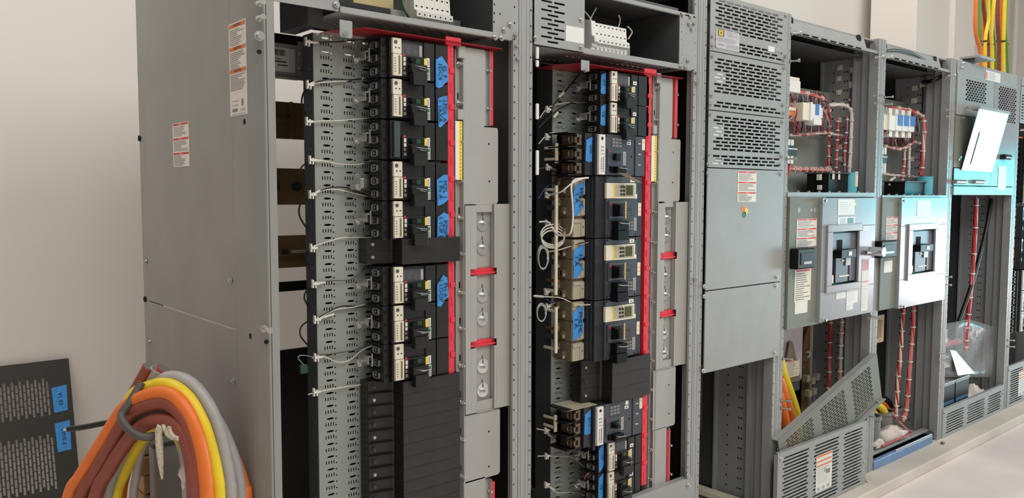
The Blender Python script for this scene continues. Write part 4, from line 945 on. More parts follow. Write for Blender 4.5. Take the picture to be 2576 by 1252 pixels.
PB().box(x0+.01, x1-.01, F+.10, F+.104, zS[3], ZT-.02).build('vent_backing', 'black', C)
for i in (3, 4):
    PB().box(x0, x1, YP, F, zS[i+1]+.002, zS[i]-.002).build('blank_panel', 'grey', C, .0015)
for u0, u1, v0, v1 in ((1796, 1824, 180, 206), (1791, 1819, 312, 344), (1788, 1818, 400, 419)):
    PB().box(XU(u0, v0), XU(u1, v0), YP+.0026, YP+.005, ZV(v1, u0), ZV(v0, u0)).build('white_backing_strip', 'white', C)
bol = [(1976, 40), (1791, 92), (1791, 115), (1791, 142), (1974, 142), (1970, 153), (1971, 172), (1788, 240), (1786, 263), (1968, 265), (1785, 287), (1970, 285), (1966, 307), (1783, 388), (1781, 413), (1964, 392), (1962, 413), (1780, 436), (1963, 438), (1771, 720), (1954, 697), (1771, 745), (1952, 719), (1768, 932), (1948, 887)]
for u, v in bol: PB().bolt(W(u, v, YP), .0065, .008).build('bolt', 'zinc', C)
def mk_name(w, h):
    it = [(.08, .34, .63, .97, 1), (.115, .305, .66, .95, 2), (.145, .275, .69, .92, 1), (.155, .265, .705, .905, 2), (.185, .235, .75, .86, 1)]
    it += lines(.45, .95, .68, .95, 5, 3, 2) + lines(.08, .95, .34, .58, 5, 3, 5) + [(.1, .35, .18, .22, 4), (.45, .95, .08, .28, 3)]
    return it, ['lilac', 'textdark', 'yellow', 'cabgr', 'text'], []
place_label('rating_plate', C, (XU(1797, 100), YP-.001, ZV(120, 1797)), (XU(1856, 108), YP, ZV(71, 1797)), 'front', mk_name, 'pale rating plate with a yellow square emblem on black')
sticker('paper_tag', C, loc(C, (XU(1929, 125), YP-.0005, ZV(129, 1929))), XU(1945, 125)-XU(1929, 125), ZV(115, 1929)-ZV(129, 1929), [], ['white'])
sticker('smudged_tag', C, loc(C, (XU(1948, 130), YP-.0005, ZV(137, 1948))), .04, .03, [(.1, .9, .2, .5, 1)], ['cabgr', 'steel'])
place_label('danger_label', C, (XU(1852, 470), YP-.0005, ZV(508, 1852)), (XU(1899, 470), YP, ZV(430, 1852)), 'front', mk_danger, 'white label with three red bands')
p = W(1873, 532, YP)
for dx, dz, mm in ((-.012, .012, 'orange'), (.012, .003, 'yellow'), (-.003, -.013, 'green')):
    PB().cyl((p.x+dx, YP-.0008, p.z+dz), (p.x+dx, YP, p.z+dz), .014, 16).build('dot_sticker', mm, C)
b = PB().box(3.27, 3.33, 2.06, 2.6, PADZ+.02, PADZ+.045); b.build('base_channel', 'cream', C)
b = PB().box(2.76, 3.345, 2.48, 2.484, PADZ, 1.1); b.build('rear_screen', 'darkgrey', C)
for i in range(5):
    u = 1764+i*6
    tag(PB().tube(smooth([W(u, 915, 2.44), W(u-1+i*.5, 1020, 2.44), W(u+2+i*2, 1110, 2.44), W(u+12+i*3, 1175, 2.44), W(u+24+i*3, 1215, 2.44)], 6), .012, 8).build('power_cable', 'cabdk'),
        'grey cable curving down in the dark base of the vented cabinet', 'cable', 'grey cables in the base of the vented cabinet')

# ================================================================ shared builders for the wiring bays
def bundle(label, pts, Y, r, cols, ties=8, group=None, nm='wire_bundle'):
    r *= .66; cols = list(cols)+[{'wirered': 'wirepink', 'wirewhite': 'wirewhite', 'wireblue': 'wirered', 'cabrd': 'wirered'}.get(c, c) for c in cols[:2]]
    p3 = smooth([W(q[0], q[1], q[2] if len(q) > 2 else Y) for q in pts], 8)
    t = thing(nm, label, 'wire bundle', p3[0], group); n = len(cols)
    for k, mm in enumerate(cols):
        a = 2*PI*k/n;         tw = [p+Vector((math.cos(a+i*.35)*r*.5, math.sin(a+i*.35)*r*.4, math.sin(a+i*.35)*r*.4)) for i, p in enumerate(p3)]
        PB().tube(tw, r*.55, 6).build('strand', mm, t)
    for k in range(ties):
        i = int((k+.5)/ties*(len(p3)-1)); d = (p3[min(i+1, len(p3)-1)]-p3[i-1]).normalized()
        b = PB().cyl(p3[i]-d*.003, p3[i]+d*.003, r*1.3, 10); q = p3[i]-Vector((r*1.2, r*.6, 0)); b.box(q.x-.008, q.x+.004, q.y-.004, q.y+.004, q.z-.004, q.z+.004); b.build('cable_tie', 'ties', t)
    return t
def block(label, nm, cat, u0, u1, v0, v1, Y, d, m, group=None, bevel=.002):
    """box-shaped device: pixel rectangle of its front face at distance Y, depth d"""
    um, vm = (u0+u1)/2, (v0+v1)/2
    a, c = W(u0, vm, Y), W(u1, vm, Y); z0, z1 = ZV(v1, um, Y), ZV(v0, um, Y)
    t = thing(nm, label, cat, ((a.x+c.x)/2, Y+d/2, z0), group)
    PB().box(a.x, c.x, Y, Y+d, z0, z1).build('body', m, t, bevel)
    t['_'] = 0; del t['_']
    return t, a.x, c.x, z0, z1
def fdetail(t, nm, m, x0, x1, y0, y1, z0, z1, bevel=.001, lab=None):
    o = PB().box(x0, x1, y0, y1, z0, z1).build(nm, m, t, bevel)
    if lab: o['label'] = lab
    return o
def tray(C, u0, u1, v, Y=F):                              # shelf under a wiring bay
    z = ZV(v, (u0+u1)/2); a, c = C.location.x+.036, None
    return z
def bay(ci, vs, plate_u, plate_v):
    C = CAB[ci]; a, c = SX[ci]+.004, SX[ci+1]-.005
    zs_ = zmid(*vs)
    b = PB(); b.box(a, c, F+.004, 2.6, zs_-.003, zs_); b.box(a+.03, c-.045, F-.004, F+.004, zs_-.022, zs_); b.build('shelf', 'grey', C)
    n = 9
    for k in range(n):
        x = a+.06+(c-a-.15)*k/(n-1); PB().cyl((x, F+.02, zs_), (x, F+.02, zs_+.008), .007, 8).build('bolt', 'zinc', C)
    z1 = ZV(plate_v, plate_u, 2.30); b = PB().box(a+.01, W(plate_u, 350, 2.30).x, 2.30, 2.304, zs_, z1); b.build('mounting_plate', 'pan', C)
    # header: sloped inner top with a slotted lip
    zt = ZV({3: 84, 4: 144}[ci], {3: 1998, 4: 2230}[ci]); rows = [(zt+.004, zt+.012, [(a+.14+.085*k, a+.2+.085*k) for k in range(7)])]
    b = PB(); slots(b, a+.03, c-.01, zt, zt+.018, F+.006, F+.009, rows); b.box(a+.03, c-.01, F+.006, F+.02, zt, zt+.002); b.build('slotted_lip', 'grey', C)
    b = PB().hull([(a+.03, F+.01, zt+.018), (c-.16, F+.01, zt+.018), (c-.16, F+.012, zt+.018), (a+.03, F+.012, zt+.018)], [(a+.03, F+.026, ZT-.014), (c-.16, F+.026, ZT-.014), (c-.16, F+.028, ZT-.014), (a+.03, F+.028, ZT-.014)]); b.build('header_plate', 'grey', C)
    PB().box(a+.03, c-.005, F+.1, 2.6, zt+.0, zt+.003).build('upper_deck', 'darkgrey', C)
    for k in range(2): PB().cyl((a+.06+(c-.28-a)*k, F+.02, zt+.06), (a+.06+(c-.28-a)*k, F+.03, zt+.06), .022, 14).build('cable_hole', 'hole', C)
    return C, a, c, zs_, zt
def bay_wires(n, u0, u1, va, vb, Y, seed, where, grp):
    r = random.Random(seed)
    for k in range(n):
        us = r.uniform(u0, u1); ue = us+r.uniform(-26, 26); ue = min(max(ue, u0-6), u1+6); mid = (us+ue)/2+r.uniform(-14, 14); Yk = Y+r.uniform(-.07, .05)
        pts = [W(us, va+r.uniform(-8, 10), Yk+.06), W(us+r.uniform(-8, 8), va+(vb-va)*.3, Yk-.02), W(mid, (va+vb)/2+r.uniform(-10, 16), Yk-.05), W(ue+r.uniform(-8, 8), vb-(vb-va)*.25, Yk-.02), W(ue, vb+r.uniform(-10, 6), Yk+.05)]
        mm = r.choice(['wirered', 'wirered', 'wirepink', 'wirewhite', 'wirewhite', 'cabgr', 'cabgr', 'wireblue', 'wireblack'])
        nm = {'wirered': 'red', 'wirepink': 'pink', 'wirewhite': 'white', 'cabgr': 'grey', 'wireblue': 'blue', 'wireblack': 'black'}[mm]
        tag(PB().tube(smooth(pts, 6), .0028, 5).build('control_wire', mm), '%s wire in the tangle around the modules %s' % (nm, where), 'wire', 'loose %s wires %s' % (nm, grp))
# ---------------------------------------------------------------- cabinet 4 wiring bay
C, a, c, zsh, zt = bay(3, ((1990, 484), (2190, 484)), 2086, 233)
A4 = 'in the fourth cabinet'
t, xa, xb, z0, z1 = block('white cover at the left edge %s' % A4, 'device_cover', 'cover', 1974, 2014, 201, 231, 2.12, .06, 'white'); fdetail(t, 'lid', 'cream', xa, xb-.01, 2.12, 2.17, z1, z1+.015)
t, xa, xb, z0, z1 = block('beige control module in front of the wires %s' % A4, 'control_module', 'module', 2020, 2037, 258, 302, 2.09, .10, 'cream'); fdetail(t, 'end_ridge', 'white', xb, xb+.02, 2.085, 2.19, z0, z1+.005)
t, xa, xb, z0, z1 = block('white module with pale blue label %s' % A4, 'control_module', 'module', 2038, 2066, 262, 299, 2.11, .09, 'white'); fdetail(t, 'blue_label', 'modblue', xa+.05, xa+.085, 2.108, 2.11, z0+.02, z0+.075, .0005)
fdetail(t, 'plug', 'ties', xb, xb+.035, 2.12, 2.18, z0+.01, z0+.06); fdetail(t, 'terminal_strip', 'white', xa+.02, xb-.01, 2.10, 2.15, z0-.03, z0)
t, xa, xb, z0, z1 = block('orange connector at the left edge %s' % A4, 'connector', 'connector', 1980, 2000, 268, 291, 2.12, .05, 'orange'); fdetail(t, 'clip', 'cream', xa, xb, 2.115, 2.13, z0+.025, z0+.04)
t, xa, xb, z0, z1 = block('black connector pair with white plugs %s' % A4, 'connector', 'connector', 1980, 2005, 366, 391, 2.16, .06, 'black'); fdetail(t, 'white_band', 'ties', xa, xb, 2.158, 2.16, z0+.03, z0+.036, .0005)
for k in range(2): fdetail(t, 'plug', 'white', xa+.01+.035*k, xa+.035+.035*k, 2.165, 2.2, z0-.04, z0); fdetail(t, 'plug', 'white', xa+.01+.035*k, xa+.035+.035*k, 2.165, 2.2, z1, z1+.03)
for k in range(2): PB().tube([(xa+.022+.035*k, 2.18, z0-.04), (xa+.022+.035*k, 2.19, z0-.11)], .008, 6).build('lead', 'wirered', t)
t, xa, xb, z0, z1 = block('black transformer box with a glossy front %s' % A4, 'transformer', 'transformer', 2084, 2139, 437, 485, 2.10, .12, 'blackgloss'); fdetail(t, 'top_plate', 'darkgrey', xa-.01, xb+.01, 2.09, 2.23, z1, z1+.006); fdetail(t, 'terminal', 'ties', xa-.03, xa-.01, 2.13, 2.15, z0+.065, z0+.095); fdetail(t, 'terminal', 'ties', xa-.022, xa-.005, 2.13, 2.15, z0+.015, z0+.04)
for k in range(2): fdetail(t, 'paper_flag', 'paper', xa+.03+.06*k, xa+.05+.06*k, 2.095, 2.097, z1-.03, z1+.012, .0003)
p0 = W(2150, 484, 2.08); t = thing('capacitor', 'pale blue capacitor can beside the black transformer %s' % A4, 'capacitor', p0)
z1 = ZV(434, 2150, 2.08); PB().cyl((p0.x, 2.11, p0.z), (p0.x, 2.11, z1-.01), .038, 20).cyl((p0.x, 2.11, z1-.01), (p0.x, 2.11, z1), .040, 20).build('can', 'cyan', t)
PB().box(p0.x-.014, p0.x+.014, 2.0705, 2.075, p0.z+.03, p0.z+.11).build('white_label', 'paper', t)
bay_wires(52, 1984, 2078, 236, 338, 2.23, 3, A4, 'in the fourth cabinet')
rr_, ww, rw = ['wirered']*3, ['wirewhite']*3, ['wirered', 'wirepink', 'wirewhite']
bundle('red bundle sweeping over the modules %s' % A4, [(1984, 236, 2.2), (2010, 232, 2.15), (2050, 240, 2.15), (2080, 258, 2.2), (2086, 300, 2.24), (2084, 335, 2.25)], 2.2, .016, ['wirered', 'wirepink', 'cabgr', 'wireblue'], 5)
bundle('horizontal pale bundle under the modules %s' % A4, [(1985, 340), (2030, 338), (2075, 334), (2110, 340), (2128, 345)], 2.2, .012, ['wirewhite', 'wirepink', 'wirered'], 9)
bundle('horizontal red bundle across the mounting plate %s' % A4, [(1978, 423), (2020, 426), (2060, 427), (2090, 427)], 2.22, .02, ['wirered', 'wirered', 'wirered', 'wirepink'], 9)
bundle('left upright red bundle %s' % A4, [(2087, 285), (2086, 330), (2085, 380), (2084, 428)], 2.24, .013, rr_, 6)
bundle('middle upright red bundle %s' % A4, [(2108, 298), (2107, 340), (2105, 390), (2103, 428)], 2.2, .011, rr_, 6)
bundle('white bundle bending down along the right wall %s' % A4, [(2088, 264), (2115, 263), (2132, 268), (2142, 285), (2141, 340), (2139, 390), (2136, 432)], 2.14, .015, ww, 8)
bundle('red and blue upright bundle beside the white one %s' % A4, [(2132, 292), (2129, 340), (2126, 380), (2124, 430)], 2.16, .010, ['wirered', 'wireblue', 'wirepink'], 5)
bundle('thin blue wire hanging on the right wall %s' % A4, [(2142, 172), (2140, 220), (2138, 265)], 2.18, .006, ['wireblue', 'wireblue'], 3)
xw = SX[4]-.005
for k, (u, v) in enumerate(((2113, 170), (2110, 198), (2110, 232), (2146, 175), (2143, 211), (2110, 302), (2112, 370), (2112, 400))):
    p = WX(u, v, xw-.0005); t = thing('cable_clip', 'white adhesive cable clip on the inner right wall %s' % A4, 'clip', p, 'cable clips on the inner wall of the fourth cabinet')
    b = PB(); b.box(xw-.004, xw-.0005, p.y-.016, p.y+.016, p.z-.014, p.z+.014); b.box(xw-.012, xw-.004, p.y-.005, p.y+.005, p.z-.006, p.z+.006); b.build('pad', 'ties', t, .001)
# ---------------------------------------------------------------- cabinet 5 wiring bay
C, a, c, zsh5, zt5 = bay(4, ((2216, 490), (2370, 492)), 2305, 262)
A5 = 'in the fifth cabinet'
for k in range(4):
    u0 = 2238+16*k
    t, xa, xb, z0, z1 = block('white control module, %s of four in a row %s' % (nth[k], A5) if k else 'leftmost white control module without blue label %s' % A5, 'control_module', 'module', u0, u0+15, 290+2*k, 328+1*k, 2.10, .09, 'white', 'white modules in the fifth cabinet')
    if k: fdetail(t, 'blue_label', 'modblue', xa+.02, xa+.085, 2.098, 2.1, z0+.03, z0+.09, .0005, 'blue label')
    fdetail(t, 'plug', 'ties', xa+.01, xa+.05, 2.11, 2.15, z1, z1+.04); fdetail(t, 'plug', 'ties', xa+.02, xa+.06, 2.11, 2.15, z0-.035, z0)
t, xa, xb, z0, z1 = block('beige end module left of the white modules %s' % A5, 'control_module', 'module', 2221, 2237, 288, 326, 2.10, .1, 'cream'); fdetail(t, 'end_ridge', 'white', xb-.02, xb, 2.09, 2.19, z0, z1+.01)
t, xa, xb, z0, z1 = block('black connector pair with white plugs %s' % A5, 'connector', 'connector', 2218, 2232, 388, 409, 2.16, .06, 'black'); fdetail(t, 'white_band', 'ties', xa, xb, 2.158, 2.16, z0+.03, z0+.036, .0005)
for k in range(2): fdetail(t, 'plug', 'white', xa+.01+.035*k, xa+.035+.035*k, 2.165, 2.2, z0-.06, z0); fdetail(t, 'plug', 'white', xa+.01+.035*k, xa+.035+.035*k, 2.165, 2.2, z1, z1+.04)
t, xa, xb, z0, z1 = block('black transformer box %s' % A5, 'transformer', 'transformer', 2276, 2326, 458, 491, 2.08, .12, 'blackgloss'); fdetail(t, 'top_plate', 'darkgrey', xa-.01, xb+.01, 2.07, 2.21, z1, z1+.006)
p0 = W(2338, 490, 2.07); t = thing('capacitor', 'pale cyan capacitor can beside the black transformer %s' % A5, 'capacitor', p0)
z1 = ZV(444, 2338, 2.07); PB().cyl((p0.x, 2.1, p0.z), (p0.x, 2.1, z1-.01), .045, 20).cyl((p0.x, 2.1, z1-.01), (p0.x, 2.1, z1), .047, 20).build('can', 'cyan', t)
bay_wires(44, 2222, 2304, 272, 370, 2.23, 9, A5, 'in the fifth cabinet')
bundle('red bundle sweeping over the modules and down the right wall %s' % A5, [(2222, 276, 2.2), (2260, 272, 2.15), (2300, 282, 2.16), (2320, 292, 2.14), (2325, 320, 2.12), (2322, 380, 2.12), (2318, 440, 2.12)], 2.2, .018, ['wirered', 'wirered', 'wirepink', 'wirewhite'], 9)
bundle('pink bundle under the modules %s' % A5, [(2222, 366), (2255, 374), (2275, 372), (2300, 358), (2318, 362)], 2.18, .013, ['wirered', 'wirewhite', 'wirepink'], 7)
bundle('left upright pink bundle %s' % A5, [(2276, 372), (2274, 410), (2271, 440)], 2.2, .014, ['wirered', 'wirepink', 'wirewhite'], 4)
bundle('middle upright white bundle %s' % A5, [(2288, 368), (2287, 410), (2286, 445)], 2.18, .012, ww, 4)
bundle('blue bundle beside the red one on the right wall %s' % A5, [(2318, 372), (2315, 410), (2312, 440)], 2.15, .008, ['wireblue', 'wireblue'], 3)
bundle('horizontal pale bundle above the transformer %s' % A5, [(2218, 436), (2250, 441), (2285, 443), (2312, 446)], 2.2, .012, ['wirewhite', 'wirepink', 'wirewhite'], 8)
bundle('red bundle dropping behind the transformer %s' % A5, [(2270, 442), (2269, 465), (2268, 488)], 2.2, .014, rr_, 2)
bundle('curved white bundle hanging left of the transformer %s' % A5, [(2252, 446), (2240, 455), (2239, 470), (2248, 483), (2262, 488)], 2.17, .010, ww, 6)
xw = SX[5]-.005
for u, v in ((2302, 222), (2300, 253), (2322, 214), (2292, 400)):
    p = WX(u, v, xw-.0005); t = thing('cable_clip', 'white adhesive cable clip on the inner right wall %s' % A5, 'clip', p, 'cable clips on the inner wall of the fifth cabinet')
    PB().box(xw-.006, xw-.0005, p.y-.018, p.y+.018, p.z-.016, p.z+.016).build('pad', 'ties', t, .001)
tag(PB().tube(smooth([W(2200, 160, 2.1), W(2225, 130, 2.02), W(2260, 126, 2.02), W(2300, 136, 2.02), W(2340, 158, 2.04), W(2372, 172, 2.06)], 8), .006, 6).build('black_cable', 'wireblack'), 'thin black cable draped along the header of the fifth cabinet', 'cable')
tag(PB().tube(smooth([W(2380, 184, 2.08), W(2345, 203, 2.1), W(2310, 212, 2.25), W(2285, 235, 2.4), W(2272, 262, 2.5)], 8), .013, 8).build('black_cable', 'black'), 'thick black cable curving into the dark top of the fifth cabinet', 'cable')
tag(PB().tube(smooth([W(2324, 218, 2.14), W(2324, 250, 2.14), W(2322, 282, 2.14)], 6), .011, 8).build('black_cable', 'wireblack'), 'short upright black cable on the right wall of the fifth cabinet', 'cable')

# ---------------------------------------------------------------- breaker doors
def breaker_door(ci, lu, lv, ru, rv, frame, box, handle, labs):
    C = CAB[ci]
    zl0, zl1 = (ZV(lv[1], lu[0])+ZV(lv[2], lu[1]))/2, ZV(lv[0], lu[0])
    xl0, xl1 = XU(lu[0], 650), XU(lu[1], 650)
    PB().box(xl0, xl1, F-.012, F+.02, zl0, zl1).build('control_panel', 'greyflat', C, .0015)
    Yr = F-.03; xr0, xr1 = W(ru[0], 650, Yr).x, W(ru[1], 650, Yr).x
    zr0, zr1 = (W(ru[0], rv[1], Yr).z+W(ru[1], rv[2], Yr).z)/2, W(ru[1], rv[0], Yr).z
    (fu0, fu1, fv0, fv1) = frame
    fx0, fx1 = W(fu0, 650, Yr).x, W(fu1, 650, Yr).x; fz0, fz1 = W(fu0, fv1, Yr).z, W(fu0, fv0, Yr).z
    b = PB(); slots(b, xr0, xr1, zr0, zr1, Yr, F+.0, [(fz0+.01, fz1-.01, [(fx0+.012, fx1-.012)])]); b.build('breaker_door', 'greysatin', C, .002)
    w = .05; h = .035
    b = PB(); Yf = Yr-.012; slots(b, fx0, fx1, fz0, fz1, Yf, Yr, [(fz0+h, fz1-h, [(fx0+w, fx1-w*.6)])]); fr = b.build('breaker_frame', 'greysatin', C, .002)
    x0, x1, z0, z1 = fx0+w, fx1-w*.6, fz0+h, fz1-h; W_, H_ = x1-x0, z1-z0
    b = PB().box(x0-.02, x1+.02, Yr+.02, Yr+.05, z0-.02, z1+.02); b.build('main_breaker_face', 'slate', fr)
    def q(nm, m, a0, a1, c0, c1, y0, y1, lab=None):
        o = PB().box(x0+W_*a0, x0+W_*a1, Yr+y0, Yr+y1, z0+H_*c0, z0+H_*c1).build(nm, m, fr, .001)
        if lab: o['label'] = lab
    q('upper_cover', 'slategrey', .0, 1, .64, .97, .008, .02); q('handle_recess', 'hole', .3, .46, .5, .84, .004, .01); q('handle', 'blackgloss', .2, .75, .5, .66, -.03, .02); q('handle_mark', 'white', .45, .58, .54, .62, -.032, -.03)
    q('lower_cover', 'slate', .22, .72, .03, .5, .002, .02); q('side_cover', 'slategrey', .74, 1, .03, .64, .006, .02); q('side_tag', 'white', .04, .16, .42, .56, .012, .02)
    q('yellow_tag', 'cream', .0, .18, .02, .18, .006, .02); q('grey_tag', 'cabgr', .56, .74, .34, .5, -.004, .002); q('pale_strip', 'cream', .34, .72, .13, .16, .0, .002); q('gap', 'hole', .69, .745, .03, .5, .001, .01); q('white_tag', 'white', .42, .54, .42, .46, .0, .002)
    (bu0, bu1, bv0, bv1) = box; Yb = F-.055
    bx0, bx1 = W(bu0, 650, Yb).x, W(bu1, 650, Yb).x; bz0, bz1 = W(bu0, bv1, Yb).z, W(bu0, bv0, Yb).z
    o = PB().box(bx0, bx1, Yb, F-.012, bz0, bz1).build('meter_display', 'blackgloss', C, .006)
    b = PB().box(bx0+.025, bx1-.02, Yb-.002, Yb, bz0+.02, bz1-.02); b.build('display_window', 'blackgloss', o, .002)
    b = PB().box(bx0+.05, bx1-.04, Yb-.003, Yb-.001, bz0+.022, bz0+.034); b.build('display_mark', 'cabgr', o)
    if handle:
        hu, hv = handle; p = W(hu, hv, Yr-.02)
        o = PB().cyl((p.x-.13, Yr-.035, p.z), (p.x+.0, Yr-.035, p.z), .011, 12).cyl((p.x-.12, Yr-.035, p.z), (p.x-.12, Yr, p.z), .012, 10).build('door_handle', 'steel', C)
        PB().cyl((p.x, Yr-.07, p.z), (p.x, Yr-.005, p.z), .024, 16).build('handle_knob', 'alu', o)
    for (nm, pl, u0, u1, v0, v1, mk, lb) in labs:
        Y = F-.0125 if pl == 'l' else Yr-.0005
        place_label(nm, C, (W(u0, 650, Y).x, Y-.0003, W(u0, v1, Y).z), (W(u1, 650, Y).x, Y, W(u0, v0, Y).z), 'front', mk, lb)
    for u, v, s in ((ru[0]+4, rv[0]+8, 1), (ru[0]+4, rv[1]-6, 1)):
        PB().stud(W(u, v, Yr), .012, .006).build('bolt', 'zinc', C)
    return C
def mk_note(w, h): return [(.08, .92, .93, .985, 1)] + lines(.06, .94, .03, .9, 13, 2, 8), ['cream', 'dangerred', 'text'], []
def mk_plain(w, h): return [(.1, .9, .1, .9, 1)] + lines(.14, .8, .2, .8, 3, 0, 2), ['cream', 'paper'], []
def mk_white(w, h): return lines(.1, .9, .15, .85, 6, 1, 3, .2), ['white', 'cabgr'], []
def mk_pink(w, h): return [(.05, .95, .78, .98, 1), (.05, .95, .55, .58, 1)]+lines(.1, .9, .05, .5, 9, 2, 3, .25), ['paper', 'wirepink', 'cabgr'], []
def mk_boxes(w, h): return [(.15, .45, .15, .85, 1), (.55, .9, .15, .85, 2)], ['white', 'cabgr', 'greenled'], []
C = breaker_door(3, (1978, 2068), (495, 827, 812), (2066, 2200), (497, 810, 784), (2076, 2162, 566, 737), (2007, 2052, 626, 678), (2200, 632),
 [('danger_label', 'l', 2002, 2052, 551, 622, mk_danger, 'white label with three red bands'), ('instruction_label', 'l', 2000, 2041, 679, 760, mk_note, 'cream label with red heading and rows of print'), ('plain_label', 'l', 2002, 2034, 760, 790, mk_plain, 'blank cream label'),
  ('paper_tag', 'r', 2104, 2146, 501, 541, mk_white, 'white paper tag'), ('paper_tag', 'r', 2104, 2148, 546, 566, mk_boxes, 'small tag with green boxes'), ('paper_tag', 'r', 2168, 2184, 568, 580, mk_white, None),
  ('strip_label', 'r', 2169, 2186, 652, 782, mk_pink, 'tall white strip with pink heading'), ('paper_tag', 'r', 2106, 2130, 736, 752, mk_white, None), ('paper_tag', 'r', 2132, 2160, 729, 764, mk_white, 'white paper tag'), ('paper_tag', 'r', 2132, 2149, 764, 780, mk_white, None)])
for u, r in ((2010, .012), (2050, .012), (2041, .008)):
    p = W(u, 528, F-.0125); PB().cyl((p.x, F-.0128, p.z), (p.x, F-.012, p.z), r, 18).build('knockout', 'grey', C)
p = W(2149, 513, F-.031)
for dx, dz, mm in ((.0, .018, 'orange'), (.006, .0, 'yellow'), (0, -.018, 'green')): PB().cyl((p.x+dx, F-.0308, p.z+dz), (p.x+dx, F-.03, p.z+dz), .013, 14).build('dot_sticker', mm, C)
C = breaker_door(4, (2210, 2266), (496, 779, 770), (2264, 2380), (497, 776, 752), (2280, 2352, 564, 706), (2217, 2256, 607, 650), None,
 [('danger_label', 'l', 2226, 2255, 546, 604, mk_danger, 'white label with three red bands'), ('plain_label', 'l', 2224, 2245, 657, 686, mk_plain, 'small pale label'),
  ('paper_tag', 'r', 2302, 2336, 505, 545, mk_white, 'white paper tag')])

# ---------------------------------------------------------------- studs on the posts
for ci, pts in ((2, [(1998, 87), (1994, 155), (1976, 900), (1972, 1004), (1971, 1024), (1962, 1126), (1985, 400)]), (3, [(2206, 146), (2202, 242), (2204, 260), (2188, 797), (2192, 1004)]),
               (4, [(2388, 192), (2384, 277), (2384, 293), (2379, 695), (2378, 715), (2366, 887), (2366, 903)]), (3, [(2228, 147), (2230, 245), (2228, 263), (2196, 795), (2185, 1045)]), (5, [(2538, 854), (2538, 870), (2527, 978)])):
    for u, v in pts:
        p = W(u, v, F); PB().stud((p.x-.02, F, p.z), .035, .0065, (.35, -.93, 0)).build('post_stud', 'zinc', CAB[ci])
# ================================================================ base grilles
def grille(ci, x0, x1, z0, z1, Y, m='grey'):
    C = CAB[ci]; b = PB(); rows = []; W_ = x1-x0; n = int((z1-z0-.035)/.0165)
    for k in range(n):
        hs = []; s = .012*(k % 2)
        for a, c in ((.05, .32), (.375, .66), (.715, .95)): hs.append((x0+W_*a+s, x0+W_*c-.012+s))
        rows.append((z0+.018+.0165*k, z0+.018+.0165*k+.0085, hs))
    slots(b, x0, x1, z0, z1, Y, Y+.003, rows); b.box(x0, x1, Y+.003, Y+.02, z1-.003, z1); b.box(x0, x0+.003, Y+.003, Y+.02, z0, z1); b.box(x1-.003, x1, Y+.003, Y+.02, z0, z1)
    o = b.build('base_grille', m, C)
    for x, z in ((x0+.02, z1-.025), (x1-.02, z0+.12)): PB().bolt((x, Y, z), .007, .007).build('bolt', 'zinc', C)
    PB().box(x0+.02, x1-.02, Y+.03, Y+.034, z0, z1-.02).build('grille_backing', 'black', C)
    return o
Yg = F-.065
grille(3, W(1957, 1150, Yg).x, W(2179, 1120, Yg).x, PADZ+.002, ZV(1100, 2068, Yg)+.0, Yg)
C = CAB[3]
def mk_base(w, h):
    it = [(.02, .98, .93, .985, 1), (.02, .98, .80, .84, 1), (.02, .98, .68, .72, 1)] + lines(.06, .9, .22, .66, 9, 2, 12, .2) + [(.1, .25, .04, .12, 2), (.4, .55, .04, .12, 2), (.7, .85, .05, .12, 2), (.62, .86, .42, .54, 3), (.5, .62, .5, .6, 2)]
    return it, ['white', 'warn', 'cabgr', 'text'], []
place_label('warning_label', C, (W(2052, 1190, Yg).x, Yg-.0008, W(2052, 1240, Yg).z), (W(2092, 1190, Yg).x, Yg-.0002, W(2070, 1140, Yg).z), 'front', mk_base, 'white label with three orange stripes')
Yh = F-.004
grille(5, SX[5]+.02, SX[6]-.05, PADZ+.002, ZV(1002, 2440, Yh), Yh)
grille(6, SX[6]+.02, SX[7]-.05, PADZ+.002, ZV(918, 2548, Yh), Yh)
place_label('warning_label', CAB[6], (W(2561, 980, Yh).x, Yh-.0008, W(2561, 997, Yh).z), (W(2590, 960, Yh).x, Yh-.0002, W(2561, 934, Yh).z), 'front', mk_base, 'white label with orange stripes')
# ---- slotted cover leaning across the opening of the fourth cabinet
ang = -math.radians(16.4); Yd = 1.978
P1 = W(1957, 1108, Yd); LEN, WID = 1.0, .265
r = thing('slotted_cover', 'loose grey slotted cover lying aslant on the base grille of the fourth cabinet', 'cover', (P1.x+WID*math.sin(ang)*-1, Yd, P1.z-WID*math.cos(ang)), None, (0, ang, 0))
b = MB(); rows = []; n = int((WID-.045)/.0125)
for k in range(n):
    s = .01*(k % 2); rows.append((.026+.0125*k, .026+.0125*k+.0082, [(.06+s, .31+s), (.38+s, .64+s), (.70+s, .94+s-.02)]))
    if 1: rows[-1] = (rows[-1][0], rows[-1][1], [(a+.035*j, a+.035*j+.028) for a, c in rows[-1][2] for j in range(int((c-a)/.035))])
slots(b, 0, LEN, 0, WID, 0, .0025, rows); b.build('slotted_sheet', 'greyflat', r)
MB().box(0, LEN, -.001, .035, WID-.002, WID).build('folded_flange', 'grey', r, .001)
MB().box(0, LEN, -.024, .0, 0, .002).build('folded_flange', 'grey', r, .001)
MB().box(LEN-.002, LEN, -.0, .06, 0, WID).build('end_flange', 'grey', r, .001)
